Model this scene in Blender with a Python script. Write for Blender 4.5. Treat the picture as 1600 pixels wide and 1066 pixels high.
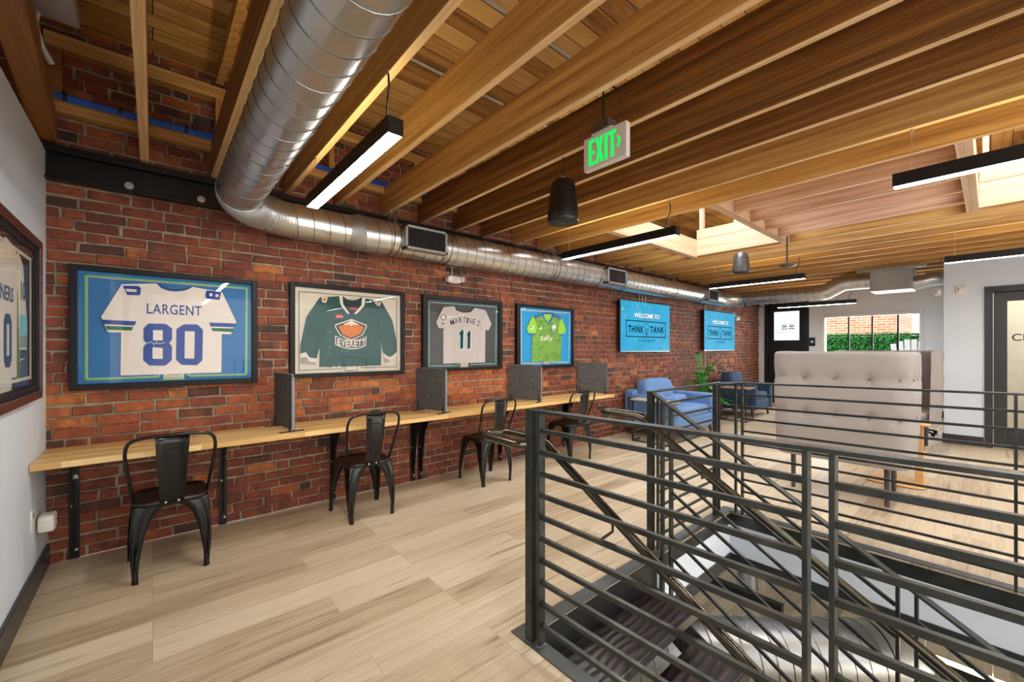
import bpy, bmesh, math, random
from mathutils import Vector, Matrix, noise
random.seed(7)
PI = math.pi
scene = bpy.context.scene
for o in list(bpy.data.objects): bpy.data.objects.remove(o)
COL = scene.collection

# ------------------------------------------------------------------ camera, world, light, exposure
cam_d = bpy.data.cameras.new('camera'); cam = bpy.data.objects.new('camera', cam_d); COL.objects.link(cam)
cam_d.sensor_width = 36.0; cam_d.lens = 648.0 * 36.0 / 1600.0
cam_d.shift_y = 12.0 / 1600.0
cam_d.clip_start = 0.03; cam_d.clip_end = 200
YAW = math.atan(748 / 648.0)
cam.location = (0, 0, 1.34); cam.rotation_euler = (PI / 2, 0, YAW - PI / 2)
scene.camera = cam
scene.view_settings.view_transform = 'Standard'; scene.view_settings.look = 'None'
scene.view_settings.gamma = 1.0; scene.view_settings.use_curve_mapping = False
scene.view_settings.exposure = 0.35
cy = scene.cycles
cy.max_bounces = 8; cy.diffuse_bounces = 5; cy.glossy_bounces = 4; cy.transmission_bounces = 6; cy.transparent_max_bounces = 12
cy.sample_clamp_indirect = 6.0; cy.use_denoising = True; cy.caustics_reflective = False; cy.caustics_refractive = False
W = bpy.data.worlds.new('world'); scene.world = W; W.use_nodes = True
bg = W.node_tree.nodes['Background']; bg.inputs[0].default_value = (0.86, 0.93, 1.0, 1); bg.inputs[1].default_value = 2.2

def area(name, loc, rot, sx, sy, power, col=(1, 1, 1)):
    d = bpy.data.lights.new(name, 'AREA'); d.shape = 'RECTANGLE'; d.size = sx; d.size_y = sy; d.energy = power; d.color = col
    o = bpy.data.objects.new(name, d); COL.objects.link(o); o.location = loc; o.rotation_euler = rot
    return o
# daylight at terrace window and roof lights; other area lights are added unseen fill
area('fill_behind_camera', (4.0, -4.9, 1.65), (PI / 2, 0, 0), 8.0, 1.9, 90, (1.0, 0.97, 0.93))  # added fill from the unseen end behind the camera
area('fill_left_side', (-0.47, -2.6, 1.55), (PI / 2, 0, -PI / 2), 3.6, 1.7, 60, (1.0, 0.96, 0.90))  # added fill on a closed wall, lights the joist faces
area('daylight_terrace_window', (11.75, 1.70, 1.50), (PI / 2, 0, PI / 2), 1.5, 1.0, 60, (0.95, 0.98, 1.0))
area('daylight_roof_light', (4.78, 2.17, 3.78), (0, 0, 0), 1.8, 0.95, 48, (0.95, 0.98, 1.0))
area('daylight_roof_light', (4.78, -0.44, 3.78), (0, 0, 0), 1.8, 0.95, 48, (0.95, 0.98, 1.0))
area('fill_conference_room', (9.3, -0.9, 2.58), (0, 0, 0), 0.6, 1.2, 32, (1.0, 0.96, 0.9))  # unseen lamp added to brighten the glass of the right-hand door
area('fill_lower_storey', (4.5, -4.8, -1.5), (PI / 2, 0, 0), 6.0, 1.8, 190, (1.0, 0.90, 0.74))  # added warm fill for the lower storey, the wall there is closed

# ------------------------------------------------------------------ helpers
WM = {}
class M:
    def __init__(s): s.v = []; s.f = []; s.attr = None
    def add(s, v, f):
        n = len(s.v); s.v += [tuple(p) for p in v]; s.f += [tuple(i + n for i in q) for q in f]; return s
    def box(s, x0, x1, y0, y1, z0, z1):
        return s.add([(x0,y0,z0),(x1,y0,z0),(x1,y1,z0),(x0,y1,z0),(x0,y0,z1),(x1,y0,z1),(x1,y1,z1),(x0,y1,z1)],
                     [(0,3,2,1),(4,5,6,7),(0,1,5,4),(1,2,6,5),(2,3,7,6),(3,0,4,7)])
    def bar(s, p, q, w, h, up=(0,0,1)):
        "straight bar of width w (sideways) and height h (along up)"
        p = Vector(p); q = Vector(q); d = (q - p).normalized(); u = Vector(up)
        sd = d.cross(u)
        if sd.length < 1e-4: sd = d.cross(Vector((1,0,0)))
        sd.normalize(); u = sd.cross(d).normalized()
        v = []
        for c in (p, q):
            for a, b in ((-1,-1),(1,-1),(1,1),(-1,1)): v.append(c + sd * (a * w / 2) + u * (b * h / 2))
        return s.add(v, [(3,2,1,0),(4,5,6,7),(0,1,5,4),(1,2,6,5),(2,3,7,6),(3,0,4,7)])
    def tube(s, pts, r, n=10, closed=False, caps=True):
        pts = [Vector(p) for p in pts]; m = len(pts); rr = r if isinstance(r, (list, tuple)) else [r] * m
        t0 = None; rings = []; N = None
        for i in range(m):
            a = pts[(i - 1) % m] if (i > 0 or closed) else pts[i]; b = pts[(i + 1) % m] if (i < m - 1 or closed) else pts[i]
            t = (b - a).normalized()
            if N is None:
                N = t.cross(Vector((0, 0, 1)))
                if N.length < 1e-3: N = t.cross(Vector((1, 0, 0)))
                N.normalize()
            else:
                N = (N - t * N.dot(t)); N.normalize()
            B = t.cross(N)
            rings.append([pts[i] + (N * math.cos(2 * PI * k / n) + B * math.sin(2 * PI * k / n)) * rr[i] for k in range(n)])
        v = [p for R in rings for p in R]; f = []
        for i in range(m if closed else m - 1):
            j = (i + 1) % m
            for k in range(n):
                l = (k + 1) % n; f.append((i * n + k, j * n + k, j * n + l, i * n + l))
        if caps and not closed: f.append(tuple(range(n - 1, -1, -1))[::-1]); f.append(tuple((m - 1) * n + k for k in range(n))[::-1])
        return s.add(v, f)
    def cyl(s, p, q, r, n=20, r2=None): return s.tube([p, q], [r, r if r2 is None else r2], n)
    def lathe(s, prof, c=(0, 0, 0), n=24):
        v = []; f = []; m = len(prof)
        for r, z in prof:
            for k in range(n): v.append((c[0] + r * math.cos(2 * PI * k / n), c[1] + r * math.sin(2 * PI * k / n), c[2] + z))
        for i in range(m - 1):
            for k in range(n):
                l = (k + 1) % n; f.append((i * n + k, i * n + l, (i + 1) * n + l, (i + 1) * n + k))
        f.append(tuple(range(n))[::-1]); f.append(tuple((m - 1) * n + k for k in range(n)))
        return s.add(v, f)
    def prism(s, poly, mp, w0, w1):
        "flat polygon (u,v) thickened from w0 to w1 by the map mp(u,v,w)"
        n = len(poly); a = sum(poly[i][0] * poly[(i + 1) % n][1] - poly[(i + 1) % n][0] * poly[i][1] for i in range(n))
        if a < 0: poly = poly[::-1]
        v = [mp(u, q, w0) for u, q in poly] + [mp(u, q, w1) for u, q in poly]
        f = [tuple(range(n)), tuple(range(2 * n - 1, n - 1, -1))]
        for i in range(n): j = (i + 1) % n; f.append((i, i + n, j + n, j))
        return s.add(v, f)
    def strip(s, pts, width, mp, w0, w1, closed=False):
        n = len(pts)
        for i in range(n if closed else n - 1):
            a = Vector(pts[i]); b = Vector(pts[(i + 1) % n]); d = (b - a)
            if d.length < 1e-5: continue
            d.normalize(); e = Vector((-d.y, d.x)) * width / 2; a = a - d * width / 2; b = b + d * width / 2
            s.prism([tuple(a - e), tuple(b - e), tuple(b + e), tuple(a + e)], mp, w0, w1)
        return s
    def puff(s, c, size, e=0.35, n=20, R=None):
        "soft box: superellipsoid"
        v = []; f = []; m = n // 2
        def sg(x, p): return math.copysign(abs(x) ** p, x)
        for i in range(m + 1):
            th = -PI / 2 + PI * i / m
            for k in range(n):
                ph = 2 * PI * k / n
                p = Vector((sg(math.cos(th), e) * sg(math.cos(ph), e) * size[0] / 2, sg(math.cos(th), e) * sg(math.sin(ph), e) * size[1] / 2, sg(math.sin(th), e) * size[2] / 2))
                if R: p = R @ p
                v.append(Vector(c) + p)
        for i in range(m):
            for k in range(n):
                l = (k + 1) % n; f.append((i * n + k, i * n + l, (i + 1) * n + l, (i + 1) * n + k))
        return s.add(v, f)
    def text(s, txt, box, mp, w0, w1, bold=0.0, rot=0.0, spacing=1.0, shear=0.0):
        c = bpy.data.curves.new('t', 'FONT'); c.body = txt; c.offset = bold; c.space_character = spacing; c.resolution_u = 3; c.shear = shear
        o = bpy.data.objects.new('t', c); COL.objects.link(o)
        dg = bpy.context.evaluated_depsgraph_get(); me = bpy.data.meshes.new_from_object(o.evaluated_get(dg))
        vs = [(q.co.x, q.co.y) for q in me.vertices]; fs = [tuple(p.vertices) for p in me.polygons]
        bpy.data.objects.remove(o); bpy.data.curves.remove(c); bpy.data.meshes.remove(me)
        x0 = min(a for a, b in vs); x1 = max(a for a, b in vs); y0 = min(b for a, b in vs); y1 = max(b for a, b in vs)
        (u0, v0, u1, v1) = box; cu, cv = (u0 + u1) / 2, (v0 + v1) / 2; out = []
        for a, b in vs:
            u = u0 + (a - x0) / (x1 - x0) * (u1 - u0); q = v0 + (b - y0) / (y1 - y0) * (v1 - v0)
            if rot: du, dv = u - cu, q - cv; u = cu + du * math.cos(rot) - dv * math.sin(rot); q = cv + du * math.sin(rot) + dv * math.cos(rot)
            out.append((u, q))
        n = len(out); v = [mp(u, q, w1) for u, q in out] + [mp(u, q, w0) for u, q in out]
        f = [q for q in fs]
        ed = {}
        for q in fs:
            for i in range(len(q)):
                a, b = q[i], q[(i + 1) % len(q)]
                if (b, a) in ed: del ed[(b, a)]
                else: ed[(a, b)] = 1
        f += [(b, a, a + n, b + n) for (a, b) in ed]
        return s.add(v, f)
    def obj(s, name, mat, parent=None, world=False, smooth=35, bevel=0.0, seg=2, solid=0.0, subd=0):
        v = s.v
        if parent is not None and world:
            iv = WM[parent.name].inverted(); v = [tuple(iv @ Vector(p)) for p in v]
        me = bpy.data.meshes.new(name); me.from_pydata(v, [], s.f); me.validate(clean_customdata=False)
        if s.attr is not None:
            at = me.attributes.new('tone', 'FLOAT', 'FACE'); at.data.foreach_set('value', s.attr)
        bm = bmesh.new(); bm.from_mesh(me)
        if s.attr is None: bmesh.ops.recalc_face_normals(bm, faces=bm.faces)
        bm.to_mesh(me); bm.free()
        o = bpy.data.objects.new(name, me); COL.objects.link(o)
        if mat: me.materials.append(mat)
        if smooth: me.shade_smooth(); me.set_sharp_from_angle(angle=math.radians(smooth))
        if parent is not None: o.parent = parent; WM[o.name] = WM[parent.name]
        else: WM[o.name] = Matrix()
        if solid: m = o.modifiers.new('solid', 'SOLIDIFY'); m.thickness = solid; m.offset = 0
        if bevel: m = o.modifiers.new('bevel', 'BEVEL'); m.width = bevel; m.segments = seg; m.limit_method = 'ANGLE'; m.angle_limit = math.radians(40)
        if subd: m = o.modifiers.new('sub', 'SUBSURF'); m.levels = subd; m.render_levels = subd
        return o

def thing(name, label, cat, loc=(0, 0, 0), rz=0.0, group=None):
    o = bpy.data.objects.new(name, None); COL.objects.link(o); o.empty_display_size = 0.1
    o.location = loc; o.rotation_euler = (0, 0, rz); WM[o.name] = Matrix.Translation(Vector(loc)) @ Matrix.Rotation(rz, 4, 'Z')
    o['label'] = label; o['category'] = cat
    if group: o['group'] = group
    return o
def tag(o, label, cat, group=None, kind=None):
    o['label'] = label; o['category'] = cat
    if group: o['group'] = group
    if kind: o['kind'] = kind
    return o
def struct(name, m, mat, parent=None, **k):
    o = m.obj(name, mat, parent, world=parent is not None, **k)
    if parent is None: o['kind'] = 'structure'
    return o
def kids(o): return [c for c in bpy.data.objects if c.parent == o]
def dup(root, loc, rz, label=None, group=None):
    def cp(o, par):
        c = o.copy(); COL.objects.link(c); c.parent = par
        WM[c.name] = WM[o.name]
        for ch in tree.get(o.name, []): cp(ch, c)
        return c
    tree = {}
    for o in bpy.data.objects:
        if o.parent: tree.setdefault(o.parent.name, []).append(o)
    r = cp(root, None); r.location = loc; r.rotation_euler = (0, 0, rz)
    WM[r.name] = Matrix.Translation(Vector(loc)) @ Matrix.Rotation(rz, 4, 'Z')
    if label: r['label'] = label
    if group: r['group'] = group
    return r

# ------------------------------------------------------------------ materials
def lin(c):
    return tuple(((x / 255.0) / 12.92 if x / 255.0 <= 0.04045 else ((x / 255.0 + 0.055) / 1.055) ** 2.4) for x in c) + (1.0,)
class NT:
    def __init__(s, name):
        s.m = bpy.data.materials.new(name); s.m.use_nodes = True; s.t = s.m.node_tree; s.n = s.t.nodes; s.b = s.n['Principled BSDF']
    def nd(s, typ, **k):
        x = s.n.new(typ)
        for a, b in k.items():
            if a.startswith('i_'):
                key = a[2:].replace('_', ' '); x.inputs[int(key) if key.isdigit() else key].default_value = b
            else: setattr(x, a, b)
        return x
    def ln(s, a, b): s.t.links.new(a, b)
    def ramp(s, fac, stops, interp='LINEAR'):
        r = s.n.new('ShaderNodeValToRGB'); r.color_ramp.interpolation = interp; e = r.color_ramp.elements
        while len(e) < len(stops): e.new(0.5)
        for i, (p, c) in enumerate(stops): e[i].position = p; e[i].color = c
        s.ln(fac, r.inputs[0]); return r.outputs[0]
    def coord(s, kind='Object', scale=(1, 1, 1), rnd=False):
        tc = s.n.new('ShaderNodeTexCoord'); mp = s.n.new('ShaderNodeMapping'); mp.inputs['Scale'].default_value = scale; s.ln(tc.outputs[kind], mp.inputs[0])
        if rnd:
            oi = s.n.new('ShaderNodeObjectInfo'); mu = s.nd('ShaderNodeMath', operation='MULTIPLY'); mu.inputs[1].default_value = 37.0
            s.ln(oi.outputs['Random'], mu.inputs[0]); s.ln(mu.outputs[0], mp.inputs['Location'])
        return mp.outputs[0]
    def noise(s, vec, scale, detail=3, rough=0.5, dist=0.0):
        x = s.nd('ShaderNodeTexNoise', i_Scale=scale, i_Detail=detail, i_Roughness=rough, i_Distortion=dist); s.ln(vec, x.inputs['Vector']); return x.outputs[0]
    def mix(s, f, a, b, mode='MIX'):
        x = s.nd('ShaderNodeMix', data_type='RGBA', blend_type=mode)
        for sock, val in ((x.inputs[0], f), (x.inputs[6], a), (x.inputs[7], b)):
            if isinstance(val, (int, float, tuple)): sock.default_value = val
            else: s.ln(val, sock)
        return x.outputs[2]
    def math(s, op, a, b=None):
        x = s.nd('ShaderNodeMath', operation=op)
        for i, v in enumerate((a, b)):
            if v is None: continue
            if isinstance(v, (int, float)): x.inputs[i].default_value = v
            else: s.ln(v, x.inputs[i])
        return x.outputs[0]
    def bump(s, h, strength=0.3, dist=0.01):
        x = s.nd('ShaderNodeBump', i_Strength=strength, i_Distance=dist); s.ln(h, x.inputs['Height']); s.ln(x.outputs[0], s.b.inputs['Normal'])
    def set(s, **k):
        for a, v in k.items():
            key = a.replace('_', ' ')
            if isinstance(v, (int, float, tuple)): s.b.inputs[key].default_value = v
            else: s.ln(v, s.b.inputs[key])
        return s.m
MATS = {}
def plain(name, col, rough=0.5, metal=0.0, var=0.06, nscale=12.0, bump=0.0, coat=0.0, emit=0.0, spec=None):
    if name in MATS: return MATS[name]
    t = NT(name); v = t.coord('Object'); n = t.noise(v, nscale, 4); c = lin(col)
    lo = tuple(x * (1 - var) for x in c[:3]) + (1,); hi = tuple(min(1, x * (1 + var)) for x in c[:3]) + (1,)
    colr = t.ramp(n, [(0.3, lo), (0.7, hi)])
    t.set(Base_Color=colr, Roughness=rough, Metallic=metal)
    if coat: t.set(Coat_Weight=coat, Coat_Roughness=0.15)
    if spec is not None: t.set(Specular_IOR_Level=spec)
    if bump: t.bump(t.noise(v, nscale * 8, 3), bump, 0.004)
    if emit: t.ln(colr, t.b.inputs['Emission Color']); t.b.inputs['Emission Strength'].default_value = emit
    MATS[name] = t.m; return t.m
def emis(name, col, strength):
    if name in MATS: return MATS[name]
    t = NT(name); t.set(Base_Color=(0.02, 0.02, 0.02, 1), Roughness=0.8, Specular_IOR_Level=0.1, Emission_Color=lin(col), Emission_Strength=strength); MATS[name] = t.m; return t.m
def wood(name, stops, axis='Y', scale=4.5, rough=0.55, stretch=0.06, bump=0.10, dist=6.0, knots=True, coat=0.0):
    if name in MATS: return MATS[name]
    t = NT(name); sc = {'Y': (1, stretch, 1), 'X': (stretch, 1, 1), 'Z': (1, 1, stretch)}[axis]
    v = t.coord('Object', sc, rnd=True)
    w = t.nd('ShaderNodeTexWave', wave_type='RINGS', rings_direction=axis, wave_profile='SIN', i_Scale=scale, i_Distortion=dist, i_Detail=2.0, i_Detail_Scale=0.8)
    t.ln(v, w.inputs['Vector'])
    sc2 = tuple(60 * q if q == 1 else 1.5 for q in sc)
    fine = t.noise(t.coord('Object', sc2, rnd=True), 1.0, 4, 0.6)
    big = t.noise(t.coord('Object', tuple(q * 3 for q in sc), rnd=True), 1.2, 3)
    f = t.math('ADD', t.math('MULTIPLY', w.outputs[1], 0.10), t.math('ADD', t.math('MULTIPLY', fine, 0.62), t.math('MULTIPLY', big, 0.32)))
    c = t.ramp(f, stops)
    if knots:
        vo = t.nd('ShaderNodeTexVoronoi', i_Scale=2.1, i_Randomness=1.0); t.ln(t.coord('Object', tuple(1 if q == 1 else .35 for q in sc), rnd=True), vo.inputs['Vector'])
        k = t.ramp(vo.outputs['Distance'], [(0.03, (1, 1, 1, 1)), (0.09, (0, 0, 0, 1))])
        c = t.mix(k, c, tuple(x * 0.45 for x in stops[0][1][:3]) + (1,))
    t.set(Base_Color=c, Roughness=rough); t.bump(f, bump, 0.003)
    if coat: t.set(Coat_Weight=coat)
    MATS[name] = t.m; return t.m

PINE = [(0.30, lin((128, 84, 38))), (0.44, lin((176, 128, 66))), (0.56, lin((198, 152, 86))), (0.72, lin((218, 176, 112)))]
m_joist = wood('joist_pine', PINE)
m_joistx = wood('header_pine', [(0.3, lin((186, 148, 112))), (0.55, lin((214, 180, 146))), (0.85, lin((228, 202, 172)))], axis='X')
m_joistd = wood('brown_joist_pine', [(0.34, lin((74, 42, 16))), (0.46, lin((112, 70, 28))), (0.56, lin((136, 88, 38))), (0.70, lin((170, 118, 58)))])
m_edge_bounce = wood('joist_edge_bounce_pine', [(0.32, lin((176, 134, 84))), (0.46, lin((210, 170, 118))), (0.56, lin((224, 188, 138))), (0.72, lin((236, 206, 160)))])  # floor bounce on the joist bottoms put into the colour
m_daylit = wood('daylit_joist_pine', [(0.32, lin((158, 114, 86))), (0.46, lin((190, 146, 116))), (0.56, lin((206, 164, 136))), (0.72, lin((222, 184, 158)))])  # pinkish daylight from the roof lights put into the wood colour
m_stud = wood('stud_pine', PINE, axis='Z')
m_old = wood('old_timber', [(0.2, lin((70, 40, 18))), (0.5, lin((132, 84, 36))), (0.8, lin((170, 118, 60)))], bump=0.4)
m_plate = wood('plate_pine', PINE, axis='X')
m_counter = None
def mk_counter():
    t = NT('butcher_block'); v = t.coord('Object', (1, 1, 1))
    br = t.nd('ShaderNodeTexBrick', i_Scale=1.0); br.inputs['Color1'].default_value = (0, 0, 0, 1); br.inputs['Color2'].default_value = (1, 1, 1, 1); br.inputs['Mortar'].default_value = (0.35, 0.35, 0.35, 1)
    br.inputs['Mortar Size'].default_value = 0.0006; br.inputs['Brick Width'].default_value = 0.62; br.inputs['Row Height'].default_value = 0.042; br.inputs['Bias'].default_value = 0.0
    br.offset = 0.37; t.ln(v, br.inputs['Vector'])
    g = t.noise(t.coord('Object', (2.5, 70, 70)), 1.0, 4, 0.6)
    f = t.math('ADD', t.math('MULTIPLY', br.outputs['Color'], 0.5), t.math('MULTIPLY', g, 0.5))
    c = t.ramp(f, [(0.15, lin((192, 146, 80))), (0.45, lin((218, 178, 110))), (0.8, lin((236, 206, 148)))])
    t.set(Base_Color=c, Roughness=0.42); return t.m
m_counter = mk_counter()
def mk_floor():
    t = NT('oak_plank_floor'); tc = t.n.new('ShaderNodeTexCoord'); v = tc.outputs['Object']
    br = t.nd('ShaderNodeTexBrick', i_Scale=1.0); br.inputs['Color1'].default_value = (0, 0, 0, 1); br.inputs['Color2'].default_value = (1, 1, 1, 1); br.inputs['Mortar'].default_value = (0.5, 0.5, 0.5, 1)
    br.inputs['Mortar Size'].default_value = 0.0012; br.inputs['Mortar Smooth'].default_value = 0.3; br.inputs['Brick Width'].default_value = 1.22; br.inputs['Row Height'].default_value = 0.18; br.offset = 0.41; br.offset_frequency = 3
    t.ln(v, br.inputs['Vector'])
    off = t.math('MULTIPLY', br.outputs['Color'], 23.0)
    cb = t.nd('ShaderNodeCombineXYZ'); t.ln(off, cb.inputs[0]); t.ln(off, cb.inputs[1])
    ad = t.nd('ShaderNodeVectorMath', operation='ADD'); t.ln(v, ad.inputs[0]); t.ln(cb.outputs[0], ad.inputs[1])
    def sc(x, y):
        m = t.n.new('ShaderNodeMapping'); m.inputs['Scale'].default_value = (x, y, 1); t.ln(ad.outputs[0], m.inputs[0]); return m.outputs[0]
    grain = t.noise(sc(1.6, 34), 1.0, 5, 0.62, 0.4); med = t.noise(sc(0.9, 8), 1.0, 4, 0.55, 0.8)
    f = t.math('ADD', t.math('MULTIPLY', br.outputs['Color'], 0.34), t.math('ADD', t.math('MULTIPLY', grain, 0.62), t.math('MULTIPLY', med, 0.28)))
    c = t.ramp(f, [(0.36, lin((150, 130, 104))), (0.50, lin((179, 160, 133))), (0.60, lin((193, 175, 148))), (0.8, lin((207, 192, 167)))])
    st = t.noise(sc(1.3, 22), 1.0, 3, 0.5, 0.3)
    dark = t.ramp(st, [(0.62, (0, 0, 0, 1)), (0.72, (1, 1, 1, 1))])
    c = t.mix(t.math('MULTIPLY', dark, 0.6), c, lin((112, 88, 64)))
    s2 = t.noise(sc(4.5, 48), 1.0, 3, 0.55, 0.2)
    c = t.mix(t.math('MULTIPLY', t.ramp(s2, [(0.66, (0, 0, 0, 1)), (0.74, (1, 1, 1, 1))]), 0.65), c, lin((96, 74, 54)))
    seam = t.ramp(br.outputs['Fac'], [(0.0, (0, 0, 0, 1)), (1.0, (1, 1, 1, 1))])
    c = t.mix(t.math('MULTIPLY', seam, 0.5), c, lin((96, 76, 58)))
    t.set(Base_Color=c, Roughness=0.42); t.bump(t.math('SUBTRACT', t.math('MULTIPLY', grain, 0.25), br.outputs['Fac']), 0.12, 0.002); return t.m
m_floor = mk_floor()
def mk_brick(name, stops, mode):
    t = NT(name); at = t.nd('ShaderNodeAttribute', attribute_name='tone'); v = t.coord('Object')
    base = t.ramp(at.outputs['Fac'], stops)
    n = t.noise(v, 16, 6, 0.7, 0.4); n2 = t.noise(v, 7, 4, 0.6); n3 = t.noise(v, 110, 4, 0.7)
    c = t.mix(t.math('MULTIPLY', t.ramp(n, [(0.42, (0, 0, 0, 1)), (0.62, (1, 1, 1, 1))]), 0.62), base, lin((72, 40, 32)))
    c = t.mix(t.math('MULTIPLY', t.ramp(n2, [(0.5, (0, 0, 0, 1)), (0.7, (1, 1, 1, 1))]), 0.45), c, lin((176, 98, 56)))
    c = t.mix(t.math('MULTIPLY', t.ramp(n3, [(0.60, (0, 0, 0, 1)), (0.74, (1, 1, 1, 1))]), 0.40), c, lin((196, 170, 140)))
    t.set(Base_Color=c, Roughness=0.7); t.bump(t.math('ADD', n, t.math('MULTIPLY', n3, 0.8)), 0.9, 0.006); return t.m
m_brick = mk_brick('old_red_brick', [(0.0, lin((58, 48, 48))), (0.07, lin((76, 50, 44))), (0.14, lin((104, 52, 38))), (0.45, lin((134, 64, 44))), (0.65, lin((152, 76, 48))), (0.82, lin((178, 96, 50))), (1.0, lin((204, 122, 60)))], 0)
m_mortar = plain('lime_mortar', (152, 140, 118), 0.9, var=0.4, nscale=14, bump=0.9)
m_white = plain('white_paint_wall', (216, 225, 236), 0.6, var=0.015, nscale=3)
m_grey = plain('pale_grey_paint_wall', (218, 224, 230), 0.6, var=0.01, nscale=3)
m_black = plain('black_gloss_paint', (24, 24, 26), 0.35, var=0.1)
m_basebd = plain('charcoal_baseboard', (44, 46, 50), 0.35, var=0.08)
m_steel = plain('black_steel_beam', (15, 14, 14), 0.3, 0.2, var=0.2, nscale=6)
m_chair = plain('black_powder_coat', (14, 14, 15), 0.27, 0.35, var=0.1, coat=0.25)
m_seatw = plain('dark_stained_seat', (22, 13, 10), 0.35, var=0.3, nscale=20)
m_rubber = plain('black_rubber', (16, 16, 16), 0.7)
def mk_rail():
    t = NT('raw_dark_steel'); v = t.coord('Object'); n = t.noise(v, 7, 5, 0.6); n2 = t.noise(v, 60, 3)
    c = t.ramp(n, [(0.3, lin((46, 49, 49))), (0.55, lin((66, 69, 67))), (0.8, lin((94, 92, 84)))])
    t.set(Base_Color=c, Metallic=0.7, Roughness=t.ramp(n2, [(0.3, (0.30,) * 3 + (1,)), (0.7, (0.44,) * 3 + (1,))])); return t.m
m_mill = plain('mill_steel_plate', (88, 91, 93), 0.5, 0.7, var=0.25, nscale=5)
m_rail = mk_rail()
m_pipe = plain('burnished_steel_pipe', (86, 82, 72), 0.24, 0.9, var=0.12, nscale=5)
def mk_galv(name, lo, hi, r0, r1):
    t = NT(name); v = t.coord('Object'); n = t.noise(v, 2.5, 3, 0.5); n2 = t.noise(v, 9, 3)
    c = t.ramp(n, [(0.3, lin(lo)), (0.7, lin(hi))])
    t.set(Base_Color=c, Metallic=0.95, Roughness=t.ramp(n2, [(0.3, (r0,) * 3 + (1,)), (0.7, (r1,) * 3 + (1,))])); t.bump(n, 0.03, 0.01); return t.m
m_galv = mk_galv('galvanised_duct', (200, 202, 204), (222, 222, 220), 0.27, 0.33)
m_dull = mk_galv('dull_galvanised_duct', (138, 140, 142), (168, 168, 168), 0.36, 0.44)
m_seam = mk_galv('duct_seam_metal', (110, 112, 114), (140, 140, 138), 0.25, 0.35)
m_galvb = mk_galv('galvanised_sheet', (160, 160, 158), (190, 188, 184), 0.5, 0.62)
m_conduit = plain('grey_conduit', (190, 190, 188), 0.35, 0.6)
m_fab_blue = plain('blue_tweed', (104, 140, 190), 0.9, var=0.22, nscale=45, bump=0.35)
m_fab_navy = plain('dark_blue_tweed', (52, 76, 108), 0.9, var=0.25, nscale=45, bump=0.35)
m_fab_grey = plain('grey_felt_upholstery', (160, 154, 151), 0.85, var=0.05, nscale=90, bump=0.25)
m_fab_in = plain('taupe_felt_lining', (120, 110, 108), 0.9, var=0.06, nscale=90, bump=0.2)
m_felt = plain('charcoal_felt', (84, 84, 84), 0.95, var=0.55, nscale=70, bump=0.5)
m_feltrim = plain('grey_felt_edge', (128, 132, 138), 0.9)
m_legw = plain('walnut_leg', (70, 34, 20), 0.4, var=0.2)
m_legg = plain('dark_grey_leg', (72, 70, 72), 0.4, 0.2)
m_oak = wood('light_oak', [(0.2, lin((186, 138, 84))), (0.6, lin((206, 162, 106))), (0.9, lin((220, 182, 130)))], axis='Y', scale=5, knots=False, bump=0.03)
m_lamp = plain('black_lamp_housing', (20, 20, 20), 0.4)
m_dif = emis('lamp_diffuser', (255, 250, 240), 75.0)
m_up = emis('lamp_uplight', (255, 230, 172), 12.0)
m_spk = plain('black_speaker_plastic', (14, 14, 15), 0.35)
m_wplastic = plain('white_plastic', (226, 224, 218), 0.4, var=0.02)
m_wire = plain('steel_wire', (200, 200, 200), 0.3, 0.9)
m_cord = plain('black_cord', (12, 12, 12), 0.6)
m_blue = plain('blue_data_cable', (28, 92, 200), 0.45, var=0.15)
def mk_glass(name, rough=0.0, tint=(1, 1, 1, 1)):
    t = NT(name); lw = t.nd('ShaderNodeLayerWeight', i_Blend=0.5); fr = t.math('ADD', 0.009, t.math('MULTIPLY', t.math('POWER', lw.outputs['Facing'], 5.0), 0.5)); tr = t.nd('ShaderNodeBsdfTransparent'); tr.inputs[0].default_value = tint
    gl = t.nd('ShaderNodeBsdfGlossy'); gl.inputs['Roughness'].default_value = rough; mx = t.nd('ShaderNodeMixShader')
    t.ln(fr, mx.inputs[0]); t.ln(tr.outputs[0], mx.inputs[1]); t.ln(gl.outputs[0], mx.inputs[2])
    t.ln(mx.outputs[0], t.n['Material Output'].inputs['Surface']); return t.m
m_glass = mk_glass('clear_glass', 0.02)

# ------------------------------------------------------------------ the setting
YB = 3.84           # face of the brick wall
HX0, HX1, HY1, HY0 = 1.345, 3.60, 1.41, -3.4     # stair opening
m = M()
for (x0, x1, y0, y1) in ((-0.5, HX0, -5, HY1), (-0.5, 11.56, HY1, YB), (HX1, 11.56, -5, HY1), (HX0, HX1, -5, HY0)): m.box(x0, x1, y0, y1, -0.03, 0.0)
struct('floor', m, m_floor, smooth=0)
m = M(); m.box(-0.5, 11.56, -5, YB, -3.12, -3.06); struct('floor', m, m_floor, smooth=0)
m = M()
for (x0, x1, y0, y1) in ((-0.5, HX0 - 0.09, -5, HY1 + 0.09), (-0.5, 11.56, HY1 + 0.09, YB), (HX1 + 0.09, 11.56, -5, HY1 + 0.09), (HX0 - 0.09, HX1 + 0.09, -5, HY0 - 0.09)): m.box(x0, x1, y0, y1, -0.44, -0.42)
struct('ceiling', m, m_white, smooth=0)
for nm, b in (('wall_lower_far', (11.56, 11.7, -5, YB)), ('wall_lower_left', (-0.64, -0.5, -5, YB)), ('wall_lower_back', (-0.5, 11.56, YB, YB + 0.14)), ('wall_lower_front', (-0.5, 11.56, -5.14, -5.0))):
    m = M(); m.box(*b, -3.06, -0.44); struct(nm, m, m_white, smooth=0)
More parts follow.
